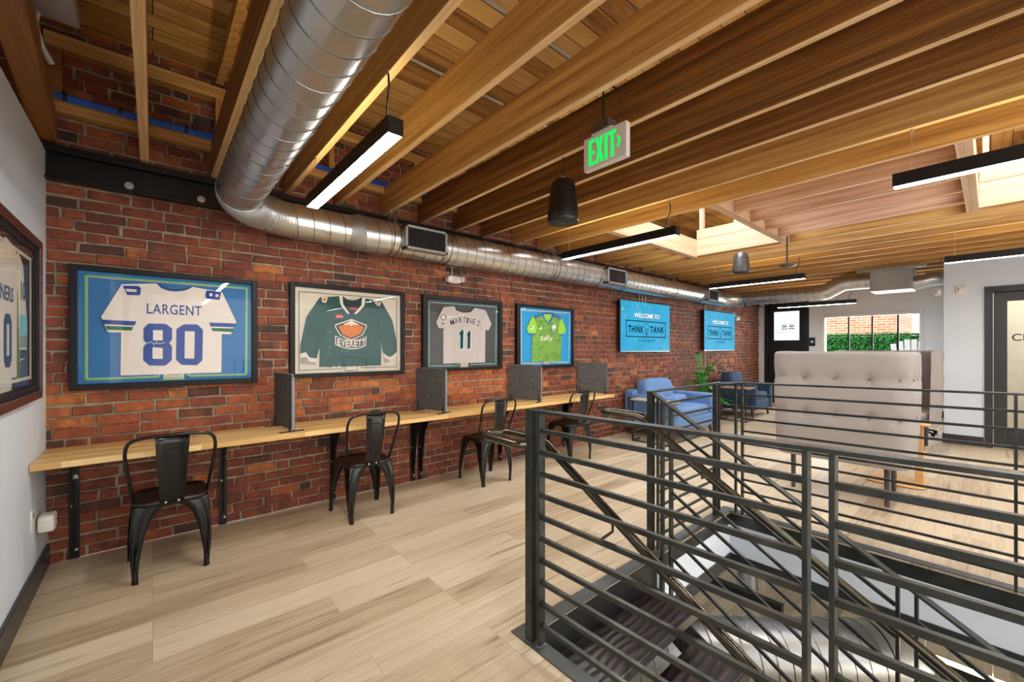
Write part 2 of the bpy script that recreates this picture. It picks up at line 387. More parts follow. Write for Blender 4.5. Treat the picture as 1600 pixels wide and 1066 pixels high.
# drywall band and dark trim around the opening below the floor
for k, (b0, b1) in enumerate(((-0.34, -0.10), (-0.44, -0.34), (-0.10, -0.015))):
    for j, b in enumerate(((HX1, HX1 + 0.09, HY0, HY1), (HX0, HX1 + 0.09, HY1, HY1 + 0.09), (HX0 - 0.09, HX0, HY0, HY1 + 0.09), (HX0 - 0.09, HX1 + 0.09, HY0 - 0.09, HY0))):
        e = 0.012 if k == 1 else (0.006 if k == 2 else 0.0)
        m = M(); m.box(b[0] - e, b[1] + e, b[2] - (e if j != 2 else 0), b[3] + e, b0, b1)
        struct('trim_%d' % (4 * k + j + 1), m, (m_white, m_basebd, m_rail)[k], smooth=0)
# steel edge plates on the floor
m = M(); m.box(HX0 - 0.065, HX0 + 0.004, HY0, HY1 + 0.075, 0.0, 0.006); struct('trim_13', m, m_mill)
m = M(); m.box(HX0, HX1, HY1 - 0.004, HY1 + 0.075, 0.0, 0.006); struct('trim_14', m, m_mill)
m = M(); m.box(HX1 - 0.004, HX1 + 0.07, HY0, HY1 + 0.075, 0.0, 0.006); struct('trim_15', m, m_mill)

# brick wall: every brick shaped, one mesh; the mortar bed behind them
def brick_wall(name, x0, x1, z0, z1, y, seed, bands=True):
    rnd = random.Random(seed); m = M(); tone = []; ch = 0.0698; k = 0; z = z0
    while z < z1:
        h = min(ch, z1 - z); x = x0 - rnd.uniform(0, 0.2); jy = rnd.uniform(-.002, .002)
        bias = 0.0
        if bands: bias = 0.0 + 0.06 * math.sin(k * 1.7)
        while x < x1:
            header = rnd.random() < (0.6 if k % 7 == 3 else 0.16)
            L = (0.104 if header else 0.208) + rnd.uniform(-0.012, 0.012)
            a = max(x, x0); b = min(x + L - 0.013, x1)
            if b - a > 0.02:
                wv = 0.004 * math.sin(x * 2.1 + k) + jy
                d = rnd.uniform(0.005, 0.017); c = 0.0045
                u = [rnd.uniform(-.0042, .0042) for _ in range(8)]
                za, zb = z + 0.006 + wv, z + h - 0.006 + wv
                P = [(a + u[0], za + u[1]), (b + u[2], za + u[3]), (b + u[4], zb + u[5]), (a + u[6], zb + u[7])]
                cx_, cz_ = (a + b) / 2, (za + zb) / 2
                v = [(p[0], y + 0.012, p[1]) for p in P] + [(p[0], y - d + c, p[1]) for p in P] + \
                    [(p[0] + math.copysign(c, cx_ - p[0]), y - d + rnd.uniform(-.001, .001), p[1] + math.copysign(c, cz_ - p[1])) for p in P]
                f = [(8, 9, 10, 11)]
                for i in range(4):
                    j = (i + 1) % 4; f += [(i, j, j + 4, i + 4), (i + 4, j + 4, j + 8, i + 8)]
                m.add(v, f)
                bb = bias + (0.42 * math.exp(-((z - 0.93) / 0.17) ** 4) * (1 if x < 3.4 else .4) if bands else 0)  # courses above the counter more orange: its warm bounce put into the tone
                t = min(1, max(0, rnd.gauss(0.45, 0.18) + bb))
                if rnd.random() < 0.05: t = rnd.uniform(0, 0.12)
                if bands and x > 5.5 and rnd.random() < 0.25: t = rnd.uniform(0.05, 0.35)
                tone += [t] * 9
            x += L
        z += ch; k += 1
    m.attr = tone
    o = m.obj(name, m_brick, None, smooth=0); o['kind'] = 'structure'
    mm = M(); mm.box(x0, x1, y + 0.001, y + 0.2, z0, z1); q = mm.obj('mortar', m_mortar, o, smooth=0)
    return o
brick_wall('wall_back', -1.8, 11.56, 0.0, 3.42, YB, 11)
# left white partition, and the dark roof void above it
m = M(); m.box(-0.62, -0.5, -5, YB, 0, 2.565); struct('wall_left', m, m_white, smooth=0)
m = M(); m.box(-1.9, -1.8, -5, YB, 2.45, 3.42); struct('wall_left_upper', m, plain('dark_void_boards', (60, 42, 30), 0.9), smooth=0)
m = M(); m.box(-1.8, -0.62, -5, YB, 2.45, 2.56); struct('ceiling', m, plain('dark_void_boards', (60, 42, 30), 0.9), smooth=0)
m = M(); m.box(-0.5, -0.482, -5, YB - 0.012, 0, 0.13); struct('baseboard_left', m, m_basebd, bevel=0.003)
# far end wall with terrace window and door openings
XF = 11.56
WY0, WY1, WZ0, WZ1 = 0.93, 2.47, 0.92, 2.04; DY0, DY1, DZ = 2.84, 3.62, 2.38
m = M()
for (y0, y1, z0, z1) in ((0.44, WY0, 0, 3.42), (WY0, WY1, 0, WZ0), (WY0, WY1, WZ1, 3.42), (WY1, DY0, 0, 3.42), (DY0, DY1, DZ, 3.42), (DY1, YB, 0, 3.42)): m.box(XF, XF + 0.14, y0, y1, z0, z1)
struct('wall_far', m, m_grey, smooth=0)
XR = 8.57; RY = 0.44
CY0, CY1, CZ = -1.0, -0.02, 2.10
m = M()
for (y0, y1, z0, z1) in ((CY1, RY, 0, 3.42), (CY0, CY1, CZ, 3.42), (-5, CY0, 0, 3.42)): m.box(XR, XR + 0.12, y0, y1, z0, z1)
m.box(XR + 0.12, XF, RY - 0.12, RY, 0, 3.42)
struct('wall_right', m, m_white, smooth=0)
m = M(); m.box(XR - 0.016, XR, CY1 + 0.08, RY + 0.016, 0, 0.13); m.box(XR, XF, RY, RY + 0.016, 0, 0.13); struct('baseboard_right', m, m_basebd, bevel=0.003)
m = M(); m.box(XF - 0.016, XF, RY + 0.016, DY0 - 0.08, 0, 0.13); m.box(XF - 0.016, XF, DY1 + 0.08, YB - 0.014, 0, 0.13); struct('baseboard_far', m, m_basebd, bevel=0.003)
# unseen end wall behind the camera with two added openings
m = M()
for (x0, x1, z0, z1) in ((-0.5, -0.4, 0, 3.42), (2.2, 2.9, 0, 3.42), (5.9, 8.57, 0, 3.42), (-0.4, 2.2, 0, 0.7), (-0.4, 2.2, 2.6, 3.42), (2.9, 5.9, 0, 0.7), (2.9, 5.9, 2.6, 3.42)): m.box(x0, x1, -5.14, -5.0, z0, z1)
struct('wall_front', m, m_white, smooth=0)

# roof deck with two roof-light openings
SX0, SX1 = 3.80, 5.76; S = ((1.66, 2.69), (-0.95, 0.07))
def mk_deck():
    t = NT('roof_deck_boards'); v = t.coord('Object')
    br = t.nd('ShaderNodeTexBrick', i_Scale=1.0); br.inputs['Color1'].default_value = (0, 0, 0, 1); br.inputs['Color2'].default_value = (1, 1, 1, 1); br.inputs['Mortar'].default_value = (0, 0, 0, 1)
    br.inputs['Mortar Size'].default_value = 0.003; br.inputs['Brick Width'].default_value = 2.4; br.inputs['Row Height'].default_value = 0.14; br.offset = 0.43; t.ln(v, br.inputs['Vector'])
    g = t.noise(t.coord('Object', (1.2, 12, 12)), 1.0, 6, 0.65, 0.8)
    f = t.math('ADD', t.math('MULTIPLY', br.outputs['Color'], 0.35), t.math('MULTIPLY', g, 0.75))
    c = t.ramp(f, [(0.25, lin((112, 72, 34))), (0.45, lin((180, 132, 70))), (0.58, lin((208, 162, 96))), (0.8, lin((226, 186, 122)))])
    st = t.ramp(t.noise(t.coord('Object', (1.2, 4, 1)), 1.0, 3), [(0.58, (0, 0, 0, 1)), (0.68, (1, 1, 1, 1))])
    c = t.mix(t.math('MULTIPLY', st, 0.5), c, lin((90, 62, 40)))
    c = t.mix(br.outputs['Fac'], c, lin((30, 18, 10)))
    t.set(Base_Color=c, Roughness=0.7); t.bump(t.math('SUBTRACT', 1.0, br.outputs['Fac']), 0.4, 0.006); return t.m
m_deck = mk_deck()
m = M(); DZ0, DZ1 = 3.39, 3.43
for (x0, x1, y0, y1) in ((-1.9, SX0, -5.1, YB), (SX1, XF + .1, -5.1, YB), (SX0, SX1, S[0][1], YB), (SX0, SX1, S[1][1], S[0][0]), (SX0, SX1, -5.1, S[1][0])): m.box(x0, x1, y0, y1, DZ0, DZ1)
struct('ceiling', m, m_deck, smooth=0)
for k, (y0, y1) in enumerate(S):
    # curb above the deck and the glazing on it
    m = M()
    for b in ((SX0 - .04, SX0, y0 - .04, y1 + .04), (SX1, SX1 + .04, y0 - .04, y1 + .04), (SX0, SX1, y0 - .04, y0), (SX0, SX1, y1, y1 + .04)): m.box(*b, DZ1 - .02, 3.68)
    w = struct('window_%d' % (k + 2), m, m_white, smooth=0)
    m = M(); m.box(SX0, SX1, y0, y1, 3.66, 3.668); m.obj('window_pane', m_glass, w, smooth=0)

# steel ledger along the brick wall (a rolled channel with bolts)
t = thing('steel_ledger_beam', 'long black steel channel bolted along the brick wall below the joist ends', 'beam', (-0.5, YB, 2.38))
m = M(); m.box(-0.5, XF, YB - .028, YB - .012, 2.385, 2.60); m.box(-0.5, XF, YB - .075, YB - .02, 2.385, 2.397); m.box(-0.5, XF, YB - .075, YB - .02, 2.588, 2.60); m.box(-0.5, XF, YB - .078, YB - .07, 2.555, 2.60)
m.obj('channel', m_steel, t, world=True, smooth=0, bevel=0.002)
for i, x in enumerate((-0.12, 0.27, 0.95, 1.6, 2.4, 3.2, 4.0, 5.0, 6.0, 7.0)):
    b = M(); b.cyl((x, YB - .028, 2.44), (x, YB - .036, 2.44), .024, 18); b.cyl((x, YB - .034, 2.44), (x, YB - .048, 2.44), .012, 6)
    b.obj('bolt', m_wire, t, world=True)
# ceiling joists
ZB, ZT = 2.615, 2.862
ORD = 'first second third fourth fifth sixth seventh eighth ninth tenth eleventh twelfth thirteenth fourteenth fifteenth sixteenth seventeenth eighteenth nineteenth twentieth'.split()
_proto = {}
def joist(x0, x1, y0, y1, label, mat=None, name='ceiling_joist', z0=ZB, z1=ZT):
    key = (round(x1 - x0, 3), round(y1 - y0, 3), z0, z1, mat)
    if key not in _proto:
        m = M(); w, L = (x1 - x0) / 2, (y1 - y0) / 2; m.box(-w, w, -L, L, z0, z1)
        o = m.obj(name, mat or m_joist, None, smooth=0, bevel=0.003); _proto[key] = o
        o.data.materials.append(m_edge_bounce)  # paler bottom face, floor bounce painted in
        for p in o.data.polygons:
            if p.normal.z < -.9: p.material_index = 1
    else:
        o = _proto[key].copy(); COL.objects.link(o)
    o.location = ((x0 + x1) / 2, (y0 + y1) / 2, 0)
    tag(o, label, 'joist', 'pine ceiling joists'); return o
YE = YB - 0.016
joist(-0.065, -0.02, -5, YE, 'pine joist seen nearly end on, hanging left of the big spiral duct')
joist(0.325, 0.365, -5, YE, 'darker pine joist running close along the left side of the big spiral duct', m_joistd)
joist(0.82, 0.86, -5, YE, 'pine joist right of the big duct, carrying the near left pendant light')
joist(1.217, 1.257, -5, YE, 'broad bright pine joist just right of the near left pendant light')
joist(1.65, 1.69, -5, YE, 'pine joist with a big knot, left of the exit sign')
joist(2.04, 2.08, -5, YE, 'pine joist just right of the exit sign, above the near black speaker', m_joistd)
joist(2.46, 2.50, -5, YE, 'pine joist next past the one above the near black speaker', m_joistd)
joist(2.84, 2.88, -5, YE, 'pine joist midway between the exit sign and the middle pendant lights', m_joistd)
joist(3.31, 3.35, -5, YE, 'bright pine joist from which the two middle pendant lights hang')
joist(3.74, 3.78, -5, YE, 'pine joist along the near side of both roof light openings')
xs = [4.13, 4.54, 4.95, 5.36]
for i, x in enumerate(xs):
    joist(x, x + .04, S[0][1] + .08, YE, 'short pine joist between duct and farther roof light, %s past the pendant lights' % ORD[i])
    joist(x, x + .04, S[1][1] + .08, S[0][0] - .08, 'short daylit pine joist between the two roof light openings, %s past the pendant lights' % ORD[i], m_daylit)
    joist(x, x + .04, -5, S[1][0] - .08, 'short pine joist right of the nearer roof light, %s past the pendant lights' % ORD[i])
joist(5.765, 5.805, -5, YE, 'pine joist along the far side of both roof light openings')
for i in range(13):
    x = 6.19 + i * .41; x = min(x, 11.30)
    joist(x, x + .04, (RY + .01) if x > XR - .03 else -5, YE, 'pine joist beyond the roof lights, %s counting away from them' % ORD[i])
# headers at the roof lights (doubled boards running along the wall direction)
for (y, lab) in ((S[0][1], 'doubled pale header on the duct side of the farther roof light'), (S[0][0] - .08, 'doubled header between farther roof light and the short daylit joists'),
                 (S[1][1], 'doubled header at the left end of the nearer roof light'), (S[1][0] - .08, 'doubled header at the right end of the nearer roof light')):
    m = M(); m.box(3.78, 5.765, y + .001, y + .04, ZB, ZT); m.box(3.78, 5.765, y + .041, y + .079, ZB, ZT)
    tag(m.obj('roof_light_header', m_joistx, None, smooth=0, bevel=.003), lab, 'header', 'roof light headers')
# pale boards lining the far and near sides, and studs up to the roof
m_pale = wood('pale_fir', [(0.3, lin((196, 158, 126))), (0.5, lin((216, 184, 152))), (0.7, lin((226, 200, 172)))], axis='Y', knots=False)
for k, (y0, y1) in enumerate(S):
    nm = ('farther', 'nearer')[k]
    for side, x in (('far', SX1 - .012), ('near', SX0 - .02)):
        m = M(); m.box(x - .003, x + .012, y0, y1, ZB + .02, ZT + .0)
        m.box(x - .003, x + .012, y0, y1, ZT + .004, ZT + .13)
        tag(m.obj('lining_board', m_pale, None, smooth=0, bevel=.002), 'pale fir boards lining the %s side of the %s roof light' % (side, nm), 'board')
    i = 0
    for x, ys in ((SX1 + .02, (y0 + .02, (y0 + y1) / 2, y1 - .06)), (SX0 - .06, (y0 + .02, (y0 + y1) / 2, y1 - .06))):
        for y in ys:
            m = M(); m.box(x, x + .085, y, y + .04, ZT, DZ0)
            tag(m.obj('curb_stud', m_pale, None, smooth=0, bevel=.002), 'pale upright stud beside the %s roof light, standing on the %s joist' % (nm, 'far' if x > 5 else 'near'), 'stud', 'studs around the %s roof light' % nm); i += 1
# pony wall above the ledger: plates, studs, cables
for (z0, z1, lab) in ((2.80, 2.865, 'lower pine plate on the brick wall carrying the blue cables'), (3.19, 3.275, 'upper pine plate on the brick wall under the roof boards')):
    m = M(); m.box(-0.5, XF, YB - .10, YB - .012, z0, z1)
    tag(m.obj('wall_plate', m_plate, None, smooth=0, bevel=.003), lab, 'plate')
for i, x in enumerate((-.49, .35, 1.15, 1.96, 2.78)):
    m = M(); m.box(x, x + (.07 if i == 0 else .045), YB - .10, YB - .014, 2.866, 3.19)
    tag(m.obj('wall_stud', m_old if i == 0 else m_stud, None, smooth=0, bevel=.003), ('rough dark stud between the two plates at the far left corner', 'short pine stud above the blue cables, left of the big duct', 'short pine stud seen behind the near left pendant light', 'short pine stud between plates behind the bright broad joist', 'short pine stud between plates behind the black speaker')[i], 'stud')
m = M()
for i in range(9):
    a = 2 * PI * i / 9; r = .019 if i else 0
    m.tube([(-0.45 + k * .25, YB - .085 + r * math.cos(a + k * .3), 2.893 + r * math.sin(a + k * .3) - .006 * math.sin(k * 1.3) ** 2) for k in range(28)], .008, 6)
t = thing('data_cable_bundle', 'bundle of blue data cables lying on the lower plate above the black beam', 'cables', (-.45, YB - .085, 2.885))
m.obj('cable', m_blue, t, world=True)['kind'] = 'stuff'
for x in (-.42, -.17, .17, .8, 1.4, 2.2):
    b = M(); b.cyl((x, YB - .085, 2.899), (x + .02, YB - .085, 2.899), .032, 12); b.obj('cable_tie', m_cord, t, world=True)
# old timber at the left, and roof brace
m = M(); m.bar((-.50, YE, 2.70), (-.335, 1.2, 2.68), .10, .17); tag(m.obj('old_timber_beam', m_old, None, smooth=0, bevel=.008), 'thick rough old timber above the white wall at top left', 'beam')
m = M(); m.bar((.371, 3.70, 3.325), (.371, 1.0, 3.20), .045, .10); tag(m.obj('roof_rafter', m_stud, None, smooth=0, bevel=.003), 'slanting pine rafter under the roof boards left of the big duct', 'rafter')
# conduits under the deck
for i, (y, x0, x1) in enumerate(((2.63, .9, 3.0), (1.90, .9, 3.0))):
    m = M(); m.cyl((x0, y, 3.35), (x1, y, 3.35), .012, 10)
    tag(m.obj('conduit', m_conduit, None), ('thin grey conduit crossing between joists near the left pendant light', 'thin grey conduit crossing the roof boards at the top of the picture')[i], 'conduit')
# junction box, top left
t = thing('junction_box', 'flat grey steel junction box by the old timber at top left', 'box', (-.325, 2.66, 2.86))
m = M(); m.box(-.10, .07, -.12, .12, -.03, .03); m.obj('box_body', m_galvb, t, bevel=.003)
m = M(); m.tube([(-.06, .10, -.02), (-.08, .16, -.05), (-.07, .24, -.10), (-.04, .28, -.16)], .014, 8); m.obj('flexible_conduit', m_conduit, t)

# ------------------------------------------------------------------ doors and windows of the setting
mpF = lambda u, v, w: (XF - w, u, v)
t = struct('door_1', M().box(XF - .03, XF + .10, DY0 - .07, DY0, 0, DZ).box(XF - .03, XF + .10, DY1, DY1 + .07, 0, DZ).box(XF - .03, XF + .10, DY0 - .07, DY1 + .07, DZ, DZ + .07), m_black, bevel=.004)
m = M(); y0, y1, z0, z1 = 2.97, 3.50, 1.545, 2.24
for b in ((DY0, y0, .01, DZ), (y1, DY1, .01, DZ), (y0, y1, .01, z0), (y0, y1, z1, DZ)): m.box(XF + .02, XF + .06, *b)
d = m.obj('door_leaf', m_black, t, smooth=0)
M().box(XF + .034, XF + .046, y0, y1, z0, z1).obj('frosted_pane', plain('glowing_frosted_film', (236, 236, 248), 0.5, var=0.01, emit=0.9), d, smooth=0)  # film glows: daylight from outside put into its emission
m = M(); mp = lambda u, v, w: (XF + .03 - w, u, v)
m.text('ROOFTOP DECK', (3.45, 1.72, 3.01, 1.765), mp, 0, .003, spacing=1.2)
for cy_ in (3.28, 3.13):
    m.strip([(cy_ - .05, 1.82), (cy_ + .05, 1.82)], .02, mp, 0, .003); m.strip([(cy_ - .055, 1.87), (cy_ + .055, 1.87)], .012, mp, 0, .003)
    for q in range(5):
        a = (q - 2) * .2; m.strip([(cy_ + .03 * (q - 2) / 2, 1.86), (cy_ + .052 * (q - 2) / 2, 1.94 - .008 * abs(q - 2))], .010, mp, 0, .003)
    m.strip([(cy_ - .045, 1.82), (cy_ - .045, 1.80)], .012, mp, 0, .003); m.strip([(cy_ + .045, 1.82), (cy_ + .045, 1.80)], .012, mp, 0, .003)
m.obj('door_sign', m_legg, d, smooth=0)
m = M(); m.cyl((XF + .02, 2.92, 1.02), (XF - .03, 2.92, 1.02), .012, 10); m.cyl((XF - .03, 2.92, 1.02), (XF - .03, 3.04, 1.02), .011, 10); m.obj('door_handle', m_wire, d)
# terrace window
m = M(); e = .055
for b in ((WY0 - e, WY0, WZ0 - e, WZ1 + e), (WY1, WY1 + e, WZ0 - e, WZ1 + e), (WY0, WY1, WZ1, WZ1 + e), (WY0, WY1, WZ0 - e, WZ0)): m.box(XF - .02, XF + .05, *b)
t = struct('window_1', m, m_wplastic, bevel=.003)
m = M()
for y in (1.25, 1.655, 2.05): m.box(XF + .03, XF + .06, y - .014, y + .014, WZ0, WZ1)
m.box(XF + .05, XF + .09, WY0, WY1, WZ0, WZ0 + .02); m.obj('window_bar', m_rubber, t, smooth=0)
M().box(XF + .066, XF + .074, WY0, WY1, WZ0, WZ1).obj('window_pane', m_glass, t, smooth=0)
# conference room door
t = struct('door_2', M().box(XR - .02, XR + .12, CY1, CY1 + .075, 0, CZ + .08).box(XR - .02, XR + .12, CY0 - .075, CY0, 0, CZ + .08).box(XR - .02, XR + .12, CY0, CY1, CZ, CZ + .08), m_basebd, bevel=.003)
m = M()
for b in ((CY1 - .125, CY1 - .005, .01, CZ - .005), (CY0 + .005, CY0 + .125, .01, CZ - .005), (CY0 + .125, CY1 - .125, .01, .27), (CY0 + .125, CY1 - .125, CZ - .125, CZ - .005)): m.box(XR + .03, XR + .07, *b)
d = m.obj('door_leaf', m_basebd, t, smooth=0, bevel=.003)
M().box(XR + .047, XR + .053, CY0 + .12, CY1 - .12, .27, CZ - .12).obj('door_glass', mk_glass('slightly_frosted_glass', 0.12, (0.93, 0.93, 0.9, 1)), d, smooth=0)
m = M(); mp = lambda u, v, w: (XR + .045 - w, u, v)
m.text('CL', (-.183, 1.442, -.335, 1.538), mp, 0, .003, bold=.012); m.obj('door_sign', m_black, d, smooth=0)
m = M(); m.box(XR + 1.4, XR + 1.42, -2.2, .25, 0, 2.6); struct('wall_room', m, plain('beige_room_wall', (205, 196, 178), .8), smooth=0)

# ------------------------------------------------------------------ spiral ducts
def helix(m, p, q, r, pitch, rr=.003, n=22, ph=0.0):
    p = Vector(p); q = Vector(q); d = (q - p); L = d.length; d.normalize()
    a = d.cross(Vector((0, 0, 1))).normalized(); b = d.cross(a); N = int(L / pitch * n); pts = []
    for i in range(N + 1):
        s = i / n; an = 2 * PI * s + ph
        pts.append(p + d * min(L, s * pitch) + (a * math.cos(an) + b * math.sin(an)) * (r + rr * .3))
    return m.tube(pts, rr, 6)
def rings(m, pts, r, rr=.004):
    "raised rings standing square on a path of (point, direction)"
    for p, d in pts:
        d = Vector(d).normalized(); a = d.cross(Vector((0, 0, 1))).normalized(); b = d.cross(a)
        m.tube([Vector(p) + (a * math.cos(2 * PI * k / 28) + b * math.sin(2 * PI * k / 28)) * r for k in range(28)], rr, 6, closed=True)
    return m
def duct_run(parent, p, q, r, pitch=.11, name='duct_section', rr=.003, mt=None):
    s = M().cyl(p, q, r, 40).obj(name, mt or m_galv, parent, world=True, smooth=50)
    helix(M(), p, q, r, pitch, rr).obj('seam', m_seam, s, world=True)
    return s
YD = 3.615; XD = .433
t = thing('spiral_duct', 'large galvanised spiral duct coming overhead, bending and running along the brick wall', 'duct', (XD, YD, 2.385))
duct_run(t, (XD, -2.5, 2.385), (XD, 3.20, 2.372), .131, .115)
# corrugated elbow
m = M(); R = .40; cxy = (XD + R, 3.20); pts = []; rad = []
for k in range(61):
    a = PI - (PI / 2) * k / 60; pts.append((cxy[0] + R * math.cos(a), cxy[1] + R * math.sin(a) + .0, 2.372 - .025 * k / 60)); rad.append(.132)
ring_pts = [(pts[k], Vector(pts[min(60, k + 1)]) - Vector(pts[max(0, k - 1)])) for k in range(2, 60, 3)]
e = m.tube(pts, rad, 40, caps=False).obj('elbow', m_galv, t, world=True, smooth=60)
m = M(); rings(m, ring_pts, .133, .0042); m.obj('elbow_rib', m_galv, e, world=True, smooth=60)
XE = XD + R; ZD = 2.345; YD = 3.60
duct_run(t, (XE, YD, 2.347), (1.25, YD, ZD), .137, .12)
m = M(); m.tube([(1.25, YD, ZD), (1.28, YD, ZD), (1.33, YD, ZD), (1.36, YD, ZD)], [.139, .141, .156, .156], 40); m.obj('reducer', m_galvb, t, world=True, smooth=50)
duct_run(t, (1.36, YD, ZD), (8.62, YD, 2.36), .152, .115)
m = M(); rings(m, [((x, YD, ZD), (1, 0, 0)) for x in (1.62, 1.68, 2.15, 2.22, 3.72, 3.78, 4.62, 5.2, 6.7, 7.7, 8.3)], .154, .004); m.obj('clamp_ring', m_seam, t, world=True)
m = M(); R = .38; pts = []; rad = []
for k in range(37):
    a = PI / 2 - (PI / 2) * k / 36; pts.append((8.62 + R * math.cos(a), YD - R + R * math.sin(a), 2.36 - .02 * k / 36)); rad.append(.150 + (.004 if k % 4 == 0 else 0))
m.tube(pts, rad, 36, caps=False).obj('elbow', m_galv, t, world=True, smooth=60)
XG = 9.0
duct_run(t, (XG, YD - R, 2.34), (XG, 1.95, 2.34), .135, .115)
m = M(); m.tube([(XG, 1.97, 2.34), (XG, 1.90, 2.35), (XG, 1.70, 2.46), (XG, 1.62, 2.48), (XG, 1.24, 2.48)], .137, 36, caps=False); rings(m, [((XG, 1.93, 2.342), (0, 1, -.1)), ((XG, 1.80, 2.40), (0, 1, -.5)), ((XG, 1.66, 2.47), (0, 1, -.3)), ((XG, 1.55, 2.48), (0, 1, 0)), ((XG, 1.45, 2.48), (0, 1, 0)), ((XG, 1.35, 2.48), (0, 1, 0))], .138, .004)
m.obj('offset_bend', m_galv, t, world=True, smooth=60)
m = M(); m.box(XG - .25, XG + .25, .78, 1.28, 2.26, 2.605); m.obj('plenum_box', m_galvb, t, world=True, bevel=.006)
m = M(); m.tube([(XG - .02, .80, 2.36), (XG - .02, .60, 2.40), (XG + .02, .456, 2.41)], .105, 30); rings(m, [((XG - .02, .70, 2.38), (0, 1, 0)), ((XG, .6, 2.40), (0, 1, 0)), ((XG, .5, 2.41), (0, 1, 0))], .107); m.obj('branch_duct', m_galv, t, world=True)
m = M(); m.box(XG - .42, XG - .36, .62, 1.42, 2.56, 2.60); m.obj('support_channel', m_wire, t, world=True, bevel=.003)
def register(x0, x1):
    m = M(); y0, y1, z0, z1 = 3.40, 3.50, 2.238, 2.452
    f = .022
    for b in ((x0, x0 + f, z0, z1), (x1 - f, x1, z0, z1), (x0, x1, z0, z0 + f), (x0, x1, z1 - f, z1)): m.box(b[0], b[1], y0, y1, b[2], b[3])
    m.box(x0 + f, x1 - f, y0 + .03, y0 + .04, z0 + f, z1 - f)
    v = m.obj('register_box', m_galvb, t, world=True, bevel=.003)
    m = M(); n = 20
    for i in range(n): x = x0 + f + (x1 - x0 - 2 * f) * (i + .5) / n; m.box(x - .0022, x + .0022, y0 + .004, y0 + .026, z0 + f, z1 - f)
    for i in range(9): z = z0 + f + (z1 - z0 - 2 * f) * (i + .5) / 9; m.box(x0 + f, x1 - f, y0 + .012, y0 + .016, z - .0015, z + .0015)
    m.obj('louvre', m_legg, v, world=True, smooth=0)
    m = M(); m.box(x0 + f, x1 - f, y0 + .028, y0 + .031, z0 + f, z1 - f); m.obj('register_opening', m_rubber, v, world=True, smooth=0)
for a in ((1.70, 2.13), (4.68, 5.11), (7.76, 8.16)): register(*a)
for x in (1.655, 3.75, 6.72):
    m = M(); m.cyl((x, YD, ZB + .01), (x, YD, 2.55), .005, 8)
    m.tube([(x, YD, 2.585), (x, YD - .09, 2.48), (x, YD - .153, 2.37)], .004, 6); m.bar((x, YD, 2.58), (x, YD - .10, 2.475), .035, .003, (1, 0, 0)); m.bar((x, YD, 2.58), (x, YD + .10, 2.475), .035, .003, (1, 0, 0))
    m.obj('hanger_strap', m_galvb, t, world=True)
# duct of the lower storey, seen through the opening
t = thing('spiral_duct', 'big galvanised spiral duct hanging below the stair opening', 'duct', (3.0, 1.3, -.79))
pA, pB = Vector((2.20, 2.00, -.79)), Vector((3.80, .55, -.80))
duct_run(t, pA, pB, .215, .10, rr=.004, mt=m_dull)
d = (pB - pA).normalized(); m = M(); pts = [pB + d * .0]; rad = [.217]
for k in range(1, 9):
    a = k / 8 * .9; pts.append(pB + d * .22 * math.sin(a) + Vector((0, 0, -.22 * (1 - math.cos(a))))); rad.append(.217 + (.004 if k % 2 else 0))
m.tube(pts, rad, 36).obj('elbow', m_dull, t, world=True, smooth=50)
m = M(); m.cyl(pA + (pB - pA) * .25 + Vector((0, 0, .21)), pA + (pB - pA) * .25 + Vector((0, 0, .37)), .006, 8); m.obj('hanger_rod', m_wire, t, world=True)

# ------------------------------------------------------------------ pendant linear lamps
def lamp(x, y0, y1, z, label):
    t = thing('linear_pendant_light', label, 'ceiling light', (x, (y0 + y1) / 2, z), 0, 'black linear pendant lights')
    L = (y1 - y0) / 2; w = .037; h = .076
    m = M(); m.box(-w, -w + .003, -L, L, 0, h); m.box(w - .003, w, -L, L, 0, h); m.box(-w, w, -L, -L + .003, 0, h); m.box(-w, w, L - .003, L, 0, h); m.box(-w + .003, w - .003, -L + .003, L - .003, h * .45, h * .55)
    m.obj('housing', m_lamp, t, smooth=0)
    M().box(-w + .004, w - .004, -L + .004, L - .004, .002, .010).obj('diffuser', m_dif, t, smooth=0)
    M().box(-w + .006, w - .006, -L + .006, L - .006, h - .010, h - .004).obj('uplight_strip', m_up, t, smooth=0)
    for s, cord in ((-1, True), (1, False)):
        y = s * (L - .08); m = M()
        m.tube([(0, y, h - .002), (0, y, ZB - z - .001)], .0016, 6); m.cyl((0, y, ZB - z - .022), (0, y, ZB - z - .001), .007, 8); m.obj('suspension_wire', m_wire, t)
        if cord:
            m = M(); m.tube([(0, y + .03, h - .003), (.004, y + .025, h + .06), (-.006, y - .015, h + .13), (0, y - .015, h + .18), (.002, y, ZB - z - .001)], .004, 8); m.obj('power_cord', m_cord, t)
    return t
A = lamp(.815, 1.73, 3.01, 2.292, 'near left black pendant light, its lit white underside facing down beside the big duct')
for x, y, z, lab in ((3.33, 2.36, 2.292, 'middle black pendant light hanging in front of the farther roof light'),
                     (3.33, -.26, 2.292, 'black pendant light at the right edge, cut off by the frame'),
                     (6.70, 2.29, 2.292, 'black pendant light just past the small grey speaker and disc sensor'),
                     (6.70, -.30, 2.292, 'black pendant light in front of the white wall above the door at right'),
                     (.815, -.26, 2.292, 'black pendant light out of the picture beside the big duct'),
                     (.815, -2.88, 2.292, 'black pendant light behind the camera nearest the left wall'),
                     (3.33, -2.88, 2.292, 'black pendant light behind the camera over the stair'),
                     (6.70, -2.88, 2.292, 'black pendant light behind the camera by the conference room')):
    z0 = z; o = dup(A, (x, y, z0), 0, lab)
lamp(9.85, 1.63, 2.91, 2.185, 'farthest lit pendant light, a thin bright line below the far duct')
